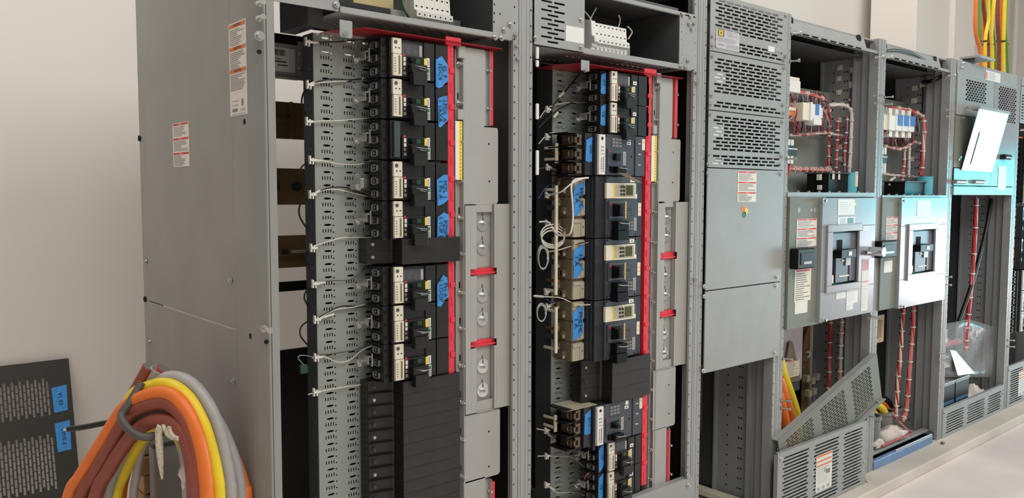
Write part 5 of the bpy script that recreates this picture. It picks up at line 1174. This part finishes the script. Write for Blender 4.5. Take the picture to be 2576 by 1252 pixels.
# ---- lower part of the fourth cabinet
A4 = 'in the base of the fourth cabinet'
for lb, mm, pts, rr in (('thick yellow cable curving down %s' % A4, 'cabye', [(1958, 900), (1966, 935), (1985, 990), (2000, 1040), (2003, 1085), (1998, 1140)], .030),
                        ('thick orange cable curving down nearest the left post %s' % A4, 'cabor', [(1955, 985), (1968, 1040), (1976, 1090), (1970, 1150)], .030),
                        ('thick orange cable just behind the yellow one %s' % A4, 'cabor', [(1958, 950), (1978, 1010), (1992, 1060), (1994, 1120)], .026),
                        ('brown cable between the orange cables %s' % A4, 'cabbr', [(1960, 975), (1978, 1040), (1986, 1090), (1984, 1150)], .02)):
    Yc_ = 2.12+.05*(mm == 'cabye')+.04*(mm == 'cabbr'); P_ = [W(u, v, Yc_) for u, v in pts]; P_[-1].z = max(P_[-1].z, .13)
    P_.append(Vector((P_[-1].x, P_[-1].y+.02, PADZ+.02)))
    tag(PB().tube(smooth(P_, 8), rr, 10).build('power_cable', mm), lb, 'cable', 'power cables in the base of the fourth cabinet')
def sheet(label, nm, cat, u0, u1, v0, v1, Y, m, t=.004):
    um = (u0+u1)/2; vm = (v0+v1)/2; a, c = W(u0, vm, Y), W(u1, vm, Y); z0, z1 = ZV(v1, um, Y), ZV(v0, um, Y)
    return tag(PB().box(a.x, c.x, Y, Y+t, z0, z1).build(nm, m), label, cat), a.x, c.x, z0, z1
o, xa, xb, z0, z1 = sheet('pale lilac barrier sheet at the left %s' % A4, 'barrier_sheet', 'sheet', 1955, 2018, 815, 960, 2.20, 'lilac')
o['label'] = 'pale lilac barrier sheet at the upper left %s' % A4
tag(PB().prism([(xa+.03, z0), (xb-.03, z0), (xa+.12, z1-.09), (xa+.09, z1-.09)], 2.185, 2.193).build('fabric_piece', 'brown'), 'brown pointed scrap in front of the lilac sheet', 'scrap')
t, qa, qb, q0, q1 = block('slate board under the lilac sheet %s' % A4, 'rear_board', 'board', 1975, 2012, 945, 985, 2.19, .006, 'slate')
t = thing('instruction_card', 'white instruction card with red heading behind the orange cables', 'card', W(1993, 948, 2.18))
L0, L1 = W(1976, 928, 2.18), W(2010, 928, 2.18)
place_label('card', t, (L0.x, 2.179, ZV(948, 1993, 2.18)), (L1.x, 2.18, ZV(906, 1993, 2.18)), 'front', mk_note)
sheet('dark brown insulating board in the middle %s' % A4, 'insulating_board', 'board', 2018, 2085, 800, 1110, 2.36, 'redwax' if False else 'bus')
t, qa, qb, q0, q1 = block('narrow tan board with pointed top in front of the brown board', 'tan_board', 'board', 2022, 2034, 858, 908, 2.34, .012, 'cardboard'); PB().prism([(qa, q1), (qb, q1), (qb, q1+.09)], 2.34, 2.352).build('tip', 'cardboard', t)
tag(PB().tube(smooth([W(2029, 886, 2.33), W(2036, 884, 2.33), W(2037, 894, 2.33), W(2031, 898, 2.33)], 5), .008, 6).build('plastic_hook', 'ties'), 'small white plastic hook on the brown board', 'hook')
for k, (u, v) in enumerate(((2035, 952), (2048, 958), (2060, 948), (2052, 985), (2040, 990))):
    block('beige terminal piece, %s of the cluster low on the brown board' % nth[k], 'terminal_piece', 'terminal', u-4, u+4, v-8, v+8, 2.29, .03, 'beige', 'beige terminal pieces on the brown board')
bundle('red bundle running down the middle %s' % A4, [(2090, 800), (2088, 860), (2087, 920), (2084, 975), (2080, 1020)], 2.23, .016, ['wirered', 'wirered', 'cabrd'], 6)
bundle('grey bundle beside the red one %s' % A4, [(2118, 800), (2116, 850), (2114, 900), (2112, 965), (2108, 1000)], 2.165, .018, ['cabgr', 'cabgr', 'wirepink'], 7)
# ---- lower part of the fifth cabinet
A5 = 'in the base of the fifth cabinet'
t, xa, xb, q0, q1 = block('tan wooden bracket hanging at the upper left %s' % A5, 'wooden_bracket', 'bracket', 2196, 2224, 793, 862, 2.12, .06, 'wood'); fdetail(t, 'inner_face', 'cardboard', xa+.02, xb-.04, 2.115, 2.12, q0+.03, q1-.03)
bundle('red and white bundle running down the right wall %s' % A5, [(2272, 775), (2268, 840), (2264, 900), (2258, 960), (2255, 1020), (2252, 1052)], 2.16, .02, ['wirered', 'wirewhite', 'cabrd'], 8)
bundle('pink speckled bundle nearer the front %s' % A5, [(2298, 770), (2296, 830), (2290, 900), (2285, 970), (2280, 1030), (2270, 1058)], 2.12, .02, ['wirepink', 'wirered', 'wirepink'], 8)
for k, (u, v) in enumerate(((2190, 1052), (2222, 1040), (2246, 1030))):
    p = W(u, v, 2.17+.05*k); p.z = max(p.z, PADZ+.08); t = thing('conduit_stub', 'grey conduit stub, %s from the left %s' % (nth[k], A5), 'conduit', (p.x, p.y, PADZ), 'conduit stubs in the fifth cabinet')
    PB().cyl((p.x, p.y, PADZ), (p.x, p.y, p.z+.02), .055, 20).cyl((p.x, p.y, p.z+.0), (p.x, p.y, p.z+.021), .062, 20).build('pipe', 'conduit', t); PB().cyl((p.x, p.y, p.z+.0212), (p.x, p.y, p.z+.022), .05, 20).build('mouth', 'hole', t)
for k, (mm, pts) in enumerate((('cabye', [(2190, 1012), (2208, 1018), (2222, 1030), (2228, 1046)]), ('cabye', [(2188, 1030), (2198, 1036), (2203, 1052)]), ('cabor', [(2205, 1012), (2222, 1018), (2232, 1032), (2234, 1044)]), ('black', [(2196, 1006), (2225, 1004), (2240, 1022), (2242, 1042)]))):
    P_ = [W(u, v, 2.2+.03*k) for u, v in pts]
    tag(PB().tube(smooth(P_, 8), .022, 10).build('power_cable', mm), ('thick yellow cable arching above the conduit stubs', 'lower yellow cable end beside the conduit stubs', 'orange cable arching above the conduit stubs', 'black cable arching over the orange one')[k]+' '+A5, 'cable', 'power cables in the base of the fifth cabinet')
def lump(label, nm, cat, c, rx, ry, rz, m, seed, n=18, k=10):
    r = random.Random(seed); b = MB().ball((0, 0, 0), rx, ry, rz, 0, n, k)
    ph = [r.uniform(0, 6.28) for _ in range(8)]
    b.v = [tuple(Vector(p)*(1+.16*math.sin(p[0]/rx*7+ph[0])+.14*math.sin(p[1]/ry*6+p[2]/rz*5+ph[1])+.1*math.sin(p[0]/rx*11-p[2]/rz*9+ph[2]))) for p in b.v]
    o = b.build(nm, m, None, loc=c); return tag(o, label, cat)
p = W(2250, 1092, 2.13); lump('crumpled white rag on the sill of the fifth cabinet', 'rag', 'rag', (p.x-.02, 2.14, PADZ+.065), .12, .07, .055, 'rag', 3)
p = W(2215, 1100, 2.12); lump('smaller pale crumpled rag left of the white rag', 'rag', 'rag', (p.x-.03, 2.13, PADZ+.05), .055, .05, .045, 'rag', 8)
for k, (mm, pts, nm) in enumerate((('wirered', [(2218, 1122), (2250, 1108), (2290, 1092)], 'red'), ('wirewhite', [(2205, 1126), (2240, 1112), (2262, 1104), (2285, 1098)], 'white'), ('wireblue', [(2240, 1118), (2265, 1106), (2285, 1100)], 'blue'), ('wireblack', [(2188, 1130), (2210, 1124), (2235, 1120)], 'black'), ('wirepink', [(2262, 1060), (2280, 1078), (2296, 1090)], 'pink'))):
    tag(PB().tube(smooth([W(u, v, 2.06+.012*k) for u, v in pts], 6), .006, 6).build('loose_wire', mm), '%s wire lying loose on the sill of the fifth cabinet' % nm, 'wire', 'loose wires on the sill')
t = thing('cable_tray', 'blue film covered sill tray at the bottom of the fifth cabinet', 'tray', (SX[4]+.05, F, PADZ))
PB().box(SX[4]+.04, SX[5]-.12, F-.004, F+.05, PADZ, PADZ+.05).build('blue_film', 'blue', t, .004); PB().box(SX[4]+.3, SX[5]-.14, F-.006, F+.0, PADZ+.05, PADZ+.062).build('steel_edge', 'steel', t, .002); PB().box(SX[4]+.04, SX[5]-.05, F+.05, F+.09, PADZ, PADZ+.06).build('grey_lip', 'grey', t, .002)
# ================================================================ cabinet 6
C = CAB[5]; x0, x1 = SX[5]+.036, SX[6]-.047
zh = 2.302; zm = zmid((2390, 490), (2550, 491))
PB().box(x0, x1, F-.004, F+.0, zh+.003, ZT).build('header_panel', 'grey', C, .002)
xm = XU(2498, 230)
def mesh_door(xa, xb, za, zb2, ma, mb, mza, mzb, nm, m):
    b = PB(); rows = []; z = mza; k = 0
    while z < mzb:
        hs = []; x = ma+(.02 if k % 2 else 0)
        while x+.03 < mb: hs.append((x, x+.032)); x += .043
        rows.append((z, z+.011, hs)); z += .0145; k += 1
    slots(b, xa, xb, za, zb2, F-.008, F-.005, rows); b.box(xa, xa+.003, F-.005, F+.0, za, zb2); b.box(xb-.003, xb, F-.005, F, za, zb2); return b.build(nm, m, C)
mesh_door(x0, xm-.003, 2.06, zh, XU(2426, 230), XU(2480, 230), 2.155, 2.275, 'mesh_door', 'grey')
mesh_door(xm+.003, x1, zm+.06, zh, XU(2508, 260), XU(2554, 260), 2.06, 2.285, 'mesh_door', 'greysatin')
PB().box(x0, x1, F+.06, F+.064, zm+.03, zh).build('vent_backing', 'black', C)
PB().box(x0, xm-.003, F-.004, F+.0, 1.74, 2.057).build('recess_panel', 'greyflat', C); PB().box(x0, xm-.003, F-.008, F-.004, zm+.06, 1.735).build('lower_panel', 'greysatin', C, .002)
PB().box(x0, x1, F-.01, F+.02, zm, zm+.055).build('mid_rail', 'greysatin', C, .003)
xa, xb = 5.352, 5.85; za, zb2 = W(2407, 428, 2.01).z, 2.09
t = thing('access_flap', 'shiny tilted metal flap glaring white on the sixth cabinet', 'flap', (xa, F-.012, za), None)
b = PB().hull([(xa, F-.016, za), (xb, F-.016, za), (xb, F-.1, zb2), (xa, F-.1, zb2)], [(xa, F-.012, za), (xb, F-.012, za), (xb, F-.096, zb2), (xa, F-.096, zb2)]); b.build('plate', 'alu', t)
b = PB(); f = lambda s, z: F-.0165-(.084)*(z-za)/(zb2-za)
b.hull([(xa+.10, f(0, za+.04)-.001, za+.04), (xa+.115, f(0, za+.04)-.001, za+.04), (xa+.115, f(0, zb2-.13)-.001, zb2-.13), (xa+.10, f(0, zb2-.13)-.001, zb2-.13)], [(xa+.10, f(0, za+.04), za+.04), (xa+.115, f(0, za+.04), za+.04), (xa+.115, f(0, zb2-.13), zb2-.13), (xa+.10, f(0, zb2-.13), zb2-.13)]); b.build('slot', 'hole', t)
PB().box(xa+.01, xb+.02, F-.104, F-.05, zb2, zb2+.02).build('hood', 'grey', t, .002)
for u, v in ((2415, 457), (2462, 457)):
    p = W(u, v, F-.02); PB().cyl((p.x-.08, F-.02, p.z), (p.x+.08, F-.02, p.z), .014, 12).cyl((p.x, F-.02, p.z), (p.x, F-.008, p.z), .012, 10).build('turn_handle', 'steel', C)
p = W(2523, 395, F-.01); PB().cyl((p.x-.05, F-.03, p.z), (p.x+.06, F-.03, p.z), .018, 12).cyl((p.x-.04, F-.03, p.z), (p.x-.04, F-.006, p.z), .016, 10).build('door_latch', 'black', C)
place_label('strip_label', C, (XU(2507, 440), F-.0095, ZV(478, 2515)), (XU(2527, 440), F-.0085, ZV(418, 2515)), 'front', lambda w, h: ([], ['white'], []), 'blank white strip label')
place_label('rating_plate', C, (XU(2477, 190), F-.0055, ZV(200, 2477)), (XU(2514, 195), F-.0045, ZV(176, 2477)), 'front', lambda w, h: ([(.02, .12, .1, .8, 1)]+lines(.2, .95, .1, .9, 5, 2, 4), ['white', 'orange', 'cabgr'], []), 'white plate with an orange end')
t = thing('roof_bracket', 'flat grey bracket standing on the roof of the sixth cabinet', 'bracket', (XU(2455, 150), F, ZT)); xa = XU(2440, 150); xb = XU(2478, 155)
PB().box(xa, xb, F-.06, F+.06, ZT+.03, ZT+.045).build('top_plate', 'grey', t, .002); PB().box(xa+.02, xa+.05, F-.02, F+.05, ZT, ZT+.03).build('foot', 'darkgrey', t)
for u, v in ((2416, 160), (2412, 172), (2425, 270), (2414, 297), (2406, 396), (2402, 401)): PB().stud(W(u, v, F), .02, .006).build('post_stud', 'zinc', C)
# contents of its open base
A6 = 'in the open base of the sixth cabinet'
bundle('long red bundle hanging down the right %s' % A6, [(2456, 498), (2452, 600), (2445, 700), (2436, 790), (2430, 850), (2428, 880)], 2.10, .022, ['wirered', 'cabrd', 'wirered'], 9)
tag(PB().tube(smooth([W(2494, 500, 2.12), W(2480, 580, 2.12), W(2446, 710, 2.1), W(2412, 808, 2.1)], 8), .014, 8).build('black_cable', 'wireblack'), 'black cable slanting down across the red bundle %s' % A6, 'cable')
for k, (u0, u1, v0) in enumerate(((2362, 2401, 962), (2403, 2436, 948))):
    a, c = W(u0, 1000, 2.09).x, W(u1, 1000, 2.09).x; zt = ZV(v0, (u0+u1)/2, 2.09)
    t = thing('equipment_box', ('left' if k == 0 else 'right')+' of two dark boxes with grey lids behind the base grille', 'box', ((a+c)/2, 2.2, PADZ))
    PB().box(a, c, 2.09, 2.32, PADZ, zt-.02).build('body', 'slatedark', t, .004); PB().box(a-.004, c+.004, 2.085, 2.325, zt-.02, zt).build('lid', 'grey', t, .003); PB().box(a+.01, c-.01, 2.088, 2.09, PADZ+.15, PADZ+.17).build('trim_line', 'blue', t)
a = W(2395, 880, 2.2)
t = tag(PB().hull([W(2391, 880, 2.10), W(2404, 882, 2.11), W(2452, 938, 2.08), W(2410, 944, 2.06)], [W(2391, 880, 2.10)+Vector((0, .002, .002)), W(2404, 882, 2.11)+Vector((0, .002, .002)), W(2452, 938, 2.08)+Vector((0, .002, .002)), W(2410, 944, 2.06)+Vector((0, .002, .002))]).build('film_glare', 'alu'), 'bright triangular sheet standing for glare on the film above the dark boxes', 'sheet')  # glare of the plastic film built as a bright sheet
tag(PB().hull([W(2360, 896, 2.16), W(2386, 893, 2.16), W(2392, 922, 2.1), W(2360, 928, 2.1)], [W(2360, 896, 2.165), W(2386, 893, 2.165), W(2392, 922, 2.105), W(2360, 928, 2.105)]).build('film_glare_left', 'paper'), 'white sheet standing for glare left of the bright triangular one', 'paper')  # second glare patch of the film, built as a white sheet
b = MB(); nx, nz = 10, 8; vs = []
for j in range(nz+1):
    for i in range(nx+1):
        u = 2372+(2505-2372)*i/nx; v = 815+(948-815)*j/nz-26*(i/nx)*(1-j/nz)+70*max(0, i/nx-.5)*(1-j/nz)
        vs.append(W(u, v, 2.09+.012*math.sin(i*1.3+j*.9)))
b._add(vs, [(j*(nx+1)+i, j*(nx+1)+i+1, (j+1)*(nx+1)+i+1, (j+1)*(nx+1)+i) for j in range(nz) for i in range(nx)], 0, True)
o = b.build('plastic_film', 'plastic'); tag(o, 'crumpled clear plastic film draped %s' % A6, 'film')
sm = o.modifiers.new('thick', 'SOLIDIFY'); sm.thickness = .001
p = W(2395, 852, 2.3); lump('crumpled pale rag behind the plastic film', 'rag', 'rag', (p.x, 2.45, ZV(850, 2395, 2.45)), .2, .08, .09, 'rag', 5)
block('grey inner shelf carrying clutter %s' % A6, 'inner_shelf', 'shelf', 2365, 2440, 870, 940, 2.36, .25, 'darkgrey')
bundle('red bundle lying across the inner shelf %s' % A6, [(2368, 868), (2395, 862), (2418, 858), (2430, 862)], 2.3, .03, ['wirered', 'wirepink', 'wirered'], 3)
p = W(2455, 970, 2.1); lump('white crumpled bag beside the dark boxes', 'bag', 'bag', (p.x, 2.12, PADZ+.09), .13, .06, .1, 'rag', 11)
# ================================================================ cabinet 7 at the edge of the photo
xs = SX[6]+.2
zc = ZV(345, 2570, YF); x7 = W(2568, 600, YF).x
for k in range(4):
    small_breaker('small black breaker at the far right edge, %s from the top' % nth[k], x7+.02, zc-H1*1.02*(k+1), H1, None, group='breakers in the cabinet at the right edge', lock=False)
zc2 = ZV(520, 2560, YF)
for k in range(2): large_breaker('%s large breaker with beige lugs at the far right edge' % ('upper' if k == 0 else 'lower'), x7+.06, zc2-.2286*(k+1), None, group='large breakers at the right edge')
zc3 = zc2-.2286*2
for k in range(3): medium_breaker('%s slate breaker under the beige lugs at the far right edge' % ('first', 'second', 'third')[k], x7+.07, zc3-.1524*(k+1)-.002, None, group='slate breakers at the right edge')
for k, (u, v, mm) in enumerate(((2546, 352, 'cabor'), (2546, 362, 'cabye'), (2546, 430, 'cabor'), (2545, 440, 'cabye'), (2545, 555, 'cabor'), (2545, 580, 'cabye'), (2544, 640, 'cabor'), (2544, 665, 'cabye'), (2543, 700, 'cabor'), (2543, 735, 'cabye'), (2542, 755, 'cabor'), (2542, 775, 'cabye'), (2550, 330, 'cabbr'))):
    tag(PB().tube(smooth([W(u-12, v+26, 2.25), W(u-2, v+6, 2.14), W(u+10, v-3, 2.09), W(u+22, v-4, 2.09)], 6), .014, 8).build('power_cable', mm), '%s cable entering the breakers at the right edge of the photo' % {'cabor': 'orange', 'cabye': 'yellow', 'cabbr': 'brown'}[mm], 'cable', '%s cables at the right edge' % {'cabor': 'orange', 'cabye': 'yellow', 'cabbr': 'brown'}[mm])
PB().box(SX[6]+.05, SX[7]-.05, 2.26, 2.265, PADZ, ZT-.02).build('mounting_pan', 'darkgrey', CAB[6]); PB().box(SX[6]+.037, SX[7]-.048, F-.003, F, ZV(215, 2570), ZT).build('header_panel', 'grey', CAB[6])
b = PB(); rows = [(ZV(300, 2570)+.02*k, ZV(300, 2570)+.02*k+.009, [(SX[6]+.06+.05*j, SX[6]+.1+.05*j) for j in range(15)]) for k in range(9)]
slots(b, SX[6]+.037, SX[7]-.048, ZV(310, 2570), ZV(217, 2570), F-.003, F, rows); b.build('vent_panel', 'grey', CAB[6])
# ================================================================ cables dropping into the roof of cabinet 6
cab = [('cabor', [(690, -20), (684, 120), (690, 220), (718, 340), (728, 420)], 9), ('cabgn', [(714, -20), (712, 150), (716, 300), (735, 420)], 8), ('cabor', [(742, -20), (738, 150), (742, 300), (744, 430)], 9), ('cabye', [(766, -20), (769, 120), (748, 260), (756, 430)], 8),
       ('cabbr', [(728, -20), (752, 160), (764, 300), (770, 440)], 10), ('cabgn', [(792, -20), (790, 160), (806, 300), (822, 450)], 9), ('cabye', [(806, -20), (788, 200), (792, 320), (798, 450)], 8), ('cabbr', [(826, -20), (826, 150), (835, 300), (838, 450)], 10),
       ('cabor', [(846, -20), (847, 150), (850, 300), (852, 460)], 9), ('cabye', [(872, -20), (866, 160), (862, 300), (866, 460)], 9), ('cabgn', [(884, -20), (874, 180), (884, 300), (905, 460)], 7)]
cn = {'cabor': 'orange', 'cabgn': 'green', 'cabye': 'yellow', 'cabbr': 'brown'}; cnt = {}
for k, (mm, pts, rr) in enumerate(cab):
    Yk = 2.45+.05*(k % 3)
    P_ = [W(2180+x/2.505, y/2.505, Yk) for x, y in pts]; P_[-1].z = ZT
    cnt[mm] = cnt.get(mm, 0)+1
    t = thing('power_cable', '%s cable dropping into the roof of the sixth cabinet, %s %s one from the left' % (cn[mm], nth[cnt[mm]-1], cn[mm]), 'cable', P_[-1], 'cables dropping into the sixth cabinet')
    PB().tube(smooth(P_, 8), rr*.0016, 10).build('jacket', mm, t)
    if 1 <= k: p = W(2180+pts[2][0]/2.505, 112-8*(k % 2), Yk); d = Vector((0, 0, 1)); PB().cyl(p-d*.006+Vector((0, 0, 0)), p+d*.006, rr*.0019, 10).build('cable_tie', 'black', t)
for k, (u, m_) in enumerate(((2389, 'cabye'), (2394, 'cabye'))):
    p = W(u, 80, 3.55); tag(PB().cyl((p.x, 3.6, 2.2), (p.x, 3.6, 6.5), .02, 10).build('power_cable', m_), 'yellow cable in the gap between the two pale columns', 'cable', 'yellow cables between the columns')
# ================================================================ left side: standing cable coil, grey box, leaning sheet
coil = [  # front first: (material, offset from the coil plane, pixel path)
 ('cabor', -.050, [(172, 1262), (205, 1195), (262, 1105), (312, 1028), (362, 998), (415, 988), (455, 1012), (485, 1065), (505, 1130), (515, 1195), (520, 1262)], 'orange cable on the front of the standing coil'),
 ('cabye', -.012, [(235, 1262), (285, 1120), (330, 1003), (375, 974), (425, 968), (472, 1000), (508, 1062), (530, 1130), (545, 1200), (550, 1262)], 'bright yellow cable just outside the front orange one'),
 ('cabgr', .030, [(265, 1262), (310, 1110), (370, 980), (425, 950), (475, 962), (518, 1010), (548, 1075), (566, 1150), (576, 1210), (580, 1262)], 'outermost light grey cable of the coil'),
 ('cabbr', -.055, [(203, 1262), (240, 1190), (285, 1110), (325, 1045), (375, 1018), (420, 1014), (458, 1045), (480, 1100), (492, 1160), (497, 1262)], 'brown cable just inside the front orange one'),
 ('cabgr', -.015, [(262, 1262), (300, 1150), (350, 1062), (400, 1036), (440, 1046), (462, 1100), (474, 1180), (478, 1262)], 'grey cable nested inside the brown one'),
 ('cabbr', -.060, [(238, 1262), (275, 1180), (320, 1110), (355, 1074), (395, 1056), (435, 1062), (462, 1092), (478, 1140), (486, 1200), (489, 1262)], 'innermost brown cable of the coil'),
 ('cabye', .012, [(288, 1262), (310, 1190), (345, 1120), (375, 1082), (410, 1070), (445, 1086), (466, 1130), (474, 1200), (476, 1262)], 'inner yellow cable seen under the strap'),
 ('cabgr', .030, [(336, 1262), (342, 1200), (356, 1130), (385, 1085), (420, 1078), (450, 1110), (466, 1180), (470, 1262)], 'thin grey cable inside the coil'),
 ('cabor', .040, [(300, 1262), (312, 1190), (336, 1125), (385, 1066), (450, 1070), (490, 1130), (512, 1200), (516, 1262)], 'orange cable deep inside the coil'),
 ('cabgr', .070, [(280, 1262), (330, 1085), (420, 985), (490, 1000), (545, 1060), (580, 1135), (598, 1200), (604, 1262)], 'second grey cable on the outer right of the coil'),
 ('cabbr', .055, [(290, 1262), (330, 1100), (410, 1005), (450, 990), (520, 1040), (560, 1120), (578, 1190), (585, 1262)], 'brown cable between the two outer grey cables'),
 ('cabor', .085, [(285, 1262), (330, 1110), (400, 1020), (470, 1005), (545, 1080), (590, 1160), (612, 1225), (618, 1262)], 'orange cable at the far right of the coil')]
for mm, off, pts, lb in coil:
    P_ = [WC(u, v, off) for u, v in pts]
    a, c = P_[0].copy(), P_[-1].copy(); da = (P_[0]-P_[1]); dc = (P_[-1]-P_[-2])
    low = [Vector((a.x+da.x*1.2, a.y+da.y*1.2, .45)), Vector((a.x+da.x*1.4+.02, a.y+da.y*1.2-.03, .02+.02))]
    low2 = [Vector((c.x, c.y, .45)), Vector((c.x-.03, c.y+.04, .04))]
    rr = {'cabgr': .0185, 'cabor': .0185, 'cabye': .018, 'cabbr': .0185}[mm] * (.6 if 'thin' in lb else 1)
    tag(PB().tube(smooth(low[::-1]+P_+low2, 8), rr, 14).build('power_cable', mm), lb, 'cable', 'cables of the standing coil')
for k, (mm, pts, lb) in enumerate((('cabbr', [(374, 922), (352, 962), (318, 1025), (285, 1090), (245, 1165), (215, 1240)], 'brown cable end sticking up from the coil'), ('cabgr', [(394, 928), (372, 968), (340, 1030), (305, 1100), (270, 1180), (245, 1250)], 'grey cable end in the middle of three upright ends'), ('cabrd', [(410, 926), (392, 950), (362, 1000), (325, 1075), (290, 1160), (262, 1250)], 'orange red cable end right of the grey end'))):
    P_ = [WC(u, v, .012+.012*k) for u, v in pts]; t = thing('power_cable', lb, 'cable', P_[0], 'cable ends above the coil'); P_.append(Vector((P_[-1].x, P_[-1].y, .04)))
    PB().tube(smooth(P_, 8), .0165, 12).build('jacket', mm, t)
    d = (P_[0]-P_[1]).normalized(); PB().cyl(P_[0], P_[0]+d*.0015, .0135, 16).build('cut_end', 'alu', t)
b = PB().tube(smooth([WC(356, 962, -.03), WC(326, 1012, -.065), WC(306, 1042, -.085), WC(312, 1064, -.10), WC(332, 1086, -.10), WC(360, 1098, -.09), WC(396, 1094, -.06), WC(410, 1080, -.02)], 8), .0105, 8)
tag(b.build('tie_strap', 'cabdk'), 'dark grey strap tying the standing coil together', 'strap')
P_ = [WC(171, 1079, -.01), WC(210, 1074, 0), WC(268, 1063, .02), WC(330, 1055, .04)]
t = thing('black_cable', 'black cable end sticking out left of the coil', 'cable', P_[0]); PB().tube(smooth(P_, 6), .0078, 10).build('jacket', 'wireblack', t); d = (P_[0]-P_[1]).normalized(); PB().cyl(P_[0], P_[0]+d*.012, .0035, 8).build('core', 'alu', t)
for lb, pts, rad in (('white rope end hanging inside the coil', [(405, 1070), (400, 1085), (401, 1120), (404, 1160), (408, 1205)], [.010, .010, .010, .008, .002]), ('knotted white rope around the inner cables', [(412, 1066), (418, 1085), (428, 1098), (440, 1100), (424, 1092), (420, 1075)], .006), ('loop of white rope right of the knot', [(428, 1070), (430, 1085), (440, 1098), (452, 1102)], .007)):
    pp = smooth([WC(u, v, -.075) for u, v in pts], 6); r_ = rad if not isinstance(rad, list) else [rad[min(i//6, 4)]+(rad[min(i//6+1, 4)]-rad[min(i//6, 4)])*(i % 6)/6 for i in range(len(pp))]
    tag(PB().tube(pp, r_, 8).build('rope', 'rope'), lb, 'rope', 'white rope on the coil')
p = WC(474, 1190, -.02); lump('crumpled beige paper caught inside the coil', 'paper_scrap', 'paper', p, .022, .018, .05, 'rag', 17)
# grey enclosure and stack of wood behind the coil
zt = W(440, 1108, 2.42).z; t = thing('metal_box', 'grey metal box standing inside the arch of the coil', 'box', (.76, 2.5, 0))
PB().box(W(388, 1180, 2.42).x, .85, 2.42, 2.47, 0, zt).build('body', 'greyside', t, .004); PB().box(W(388, 1180, 2.42).x-.003, .853, 2.417, 2.473, zt-.012, zt+.002).build('lid', 'darkgrey', t, .002)
zw = W(370, 1092, 2.5).z; nb = int(zw/.06)
for k in range(nb):
    z = zw-.06*(nb-k) if k else 0; xa = W(350, 1180, 2.5).x
    tag(PB().box(xa+.006*(k % 3), xa+.12, 2.49+.004*(k % 3), 2.58, z, zw-.06*(nb-k-1)-.004).build('wood_board', 'wood', bevel=.004), 'short tan board, number %d from the bottom of the stack behind the coil' % (k+1) if False else 'short tan board in the upright stack behind the coil', 'board', 'tan boards behind the coil')
# slotted sheet leaning on the wall, its shade put into a darkened colour
top = W(172, 900, 3.985); Lh = 0.885; Wd = .62; lean = math.asin(.22/Lh)
t = thing('slotted_sheet', 'slotted metal sheet, coloured dark for shade, leaning against the pale wall at the left', 'sheet', (top.x-Wd, 3.985-Lh*math.sin(lean), .0), None, (-lean, 0, 0))
b = MB(); b.T = Matrix(((0, 0, 1, 0), (0, 1, 0, 0), (1, 0, 0, 0), (0, 0, 0, 1)))      # x<->z: upright slots
rows = []; x = .03; k = 0
Lr = top.z/math.cos(lean)
while x < Wd-.085:
    hs = []
    for za, zb2 in ((Lr-.235, Lr-.06), (Lr-.55, Lr-.30), (Lr-.80, Lr-.60)):
        z = za+(.016 if k % 2 else 0)
        while z+.03 < zb2: hs.append((z, z+.033)); z += .037
    rows.append((x, x+.0085, hs)); x += .0145; k += 1
slots(b, 0, Lr, 0, Wd, 0, .002, rows); b.T = None; b.build('sheet', 'sheetshaded', t)
for k, (za, zb2) in enumerate(((Lr-.23, Lr-.115), (Lr-.40, Lr-.27))):
    q = MB().hull([(Wd-.075, -.0015, za), (Wd-.022, -.0015, za+.004), (Wd-.018, -.0015, zb2), (Wd-.078, -.0015, zb2-.006)], [(Wd-.075, 0, za), (Wd-.022, 0, za+.004), (Wd-.018, 0, zb2), (Wd-.078, 0, zb2-.006)]); o = q.build('tape_strip', 'tape', t); o['label'] = 'strip of blue masking tape with handwriting'
    h_ = MB(); put_text(h_, ('EB 1A', 'P SHAR')[k], (Wd-.045, -.002, (za+zb2)/2), (0, 0, 1), (-1, 0, 0), .022, 0); h_.build('handwriting', 'ink', o)
# crumbs on the pad
for k, (u, v, s) in enumerate(((2162, 1208, .016), (2180, 1208, .010), (2372, 1114, .012))):
    p = WZ(u, v, PADZ+.006); lump(('small pale crumb of foam on the concrete pad', 'smaller crumb beside the foam crumb on the pad', 'brown splinter lying on the concrete pad')[k], 'debris', 'debris', p, s*1.3, s, s*.7, ('rag', 'rope', 'cardboard')[k], 20+k, 8, 6)
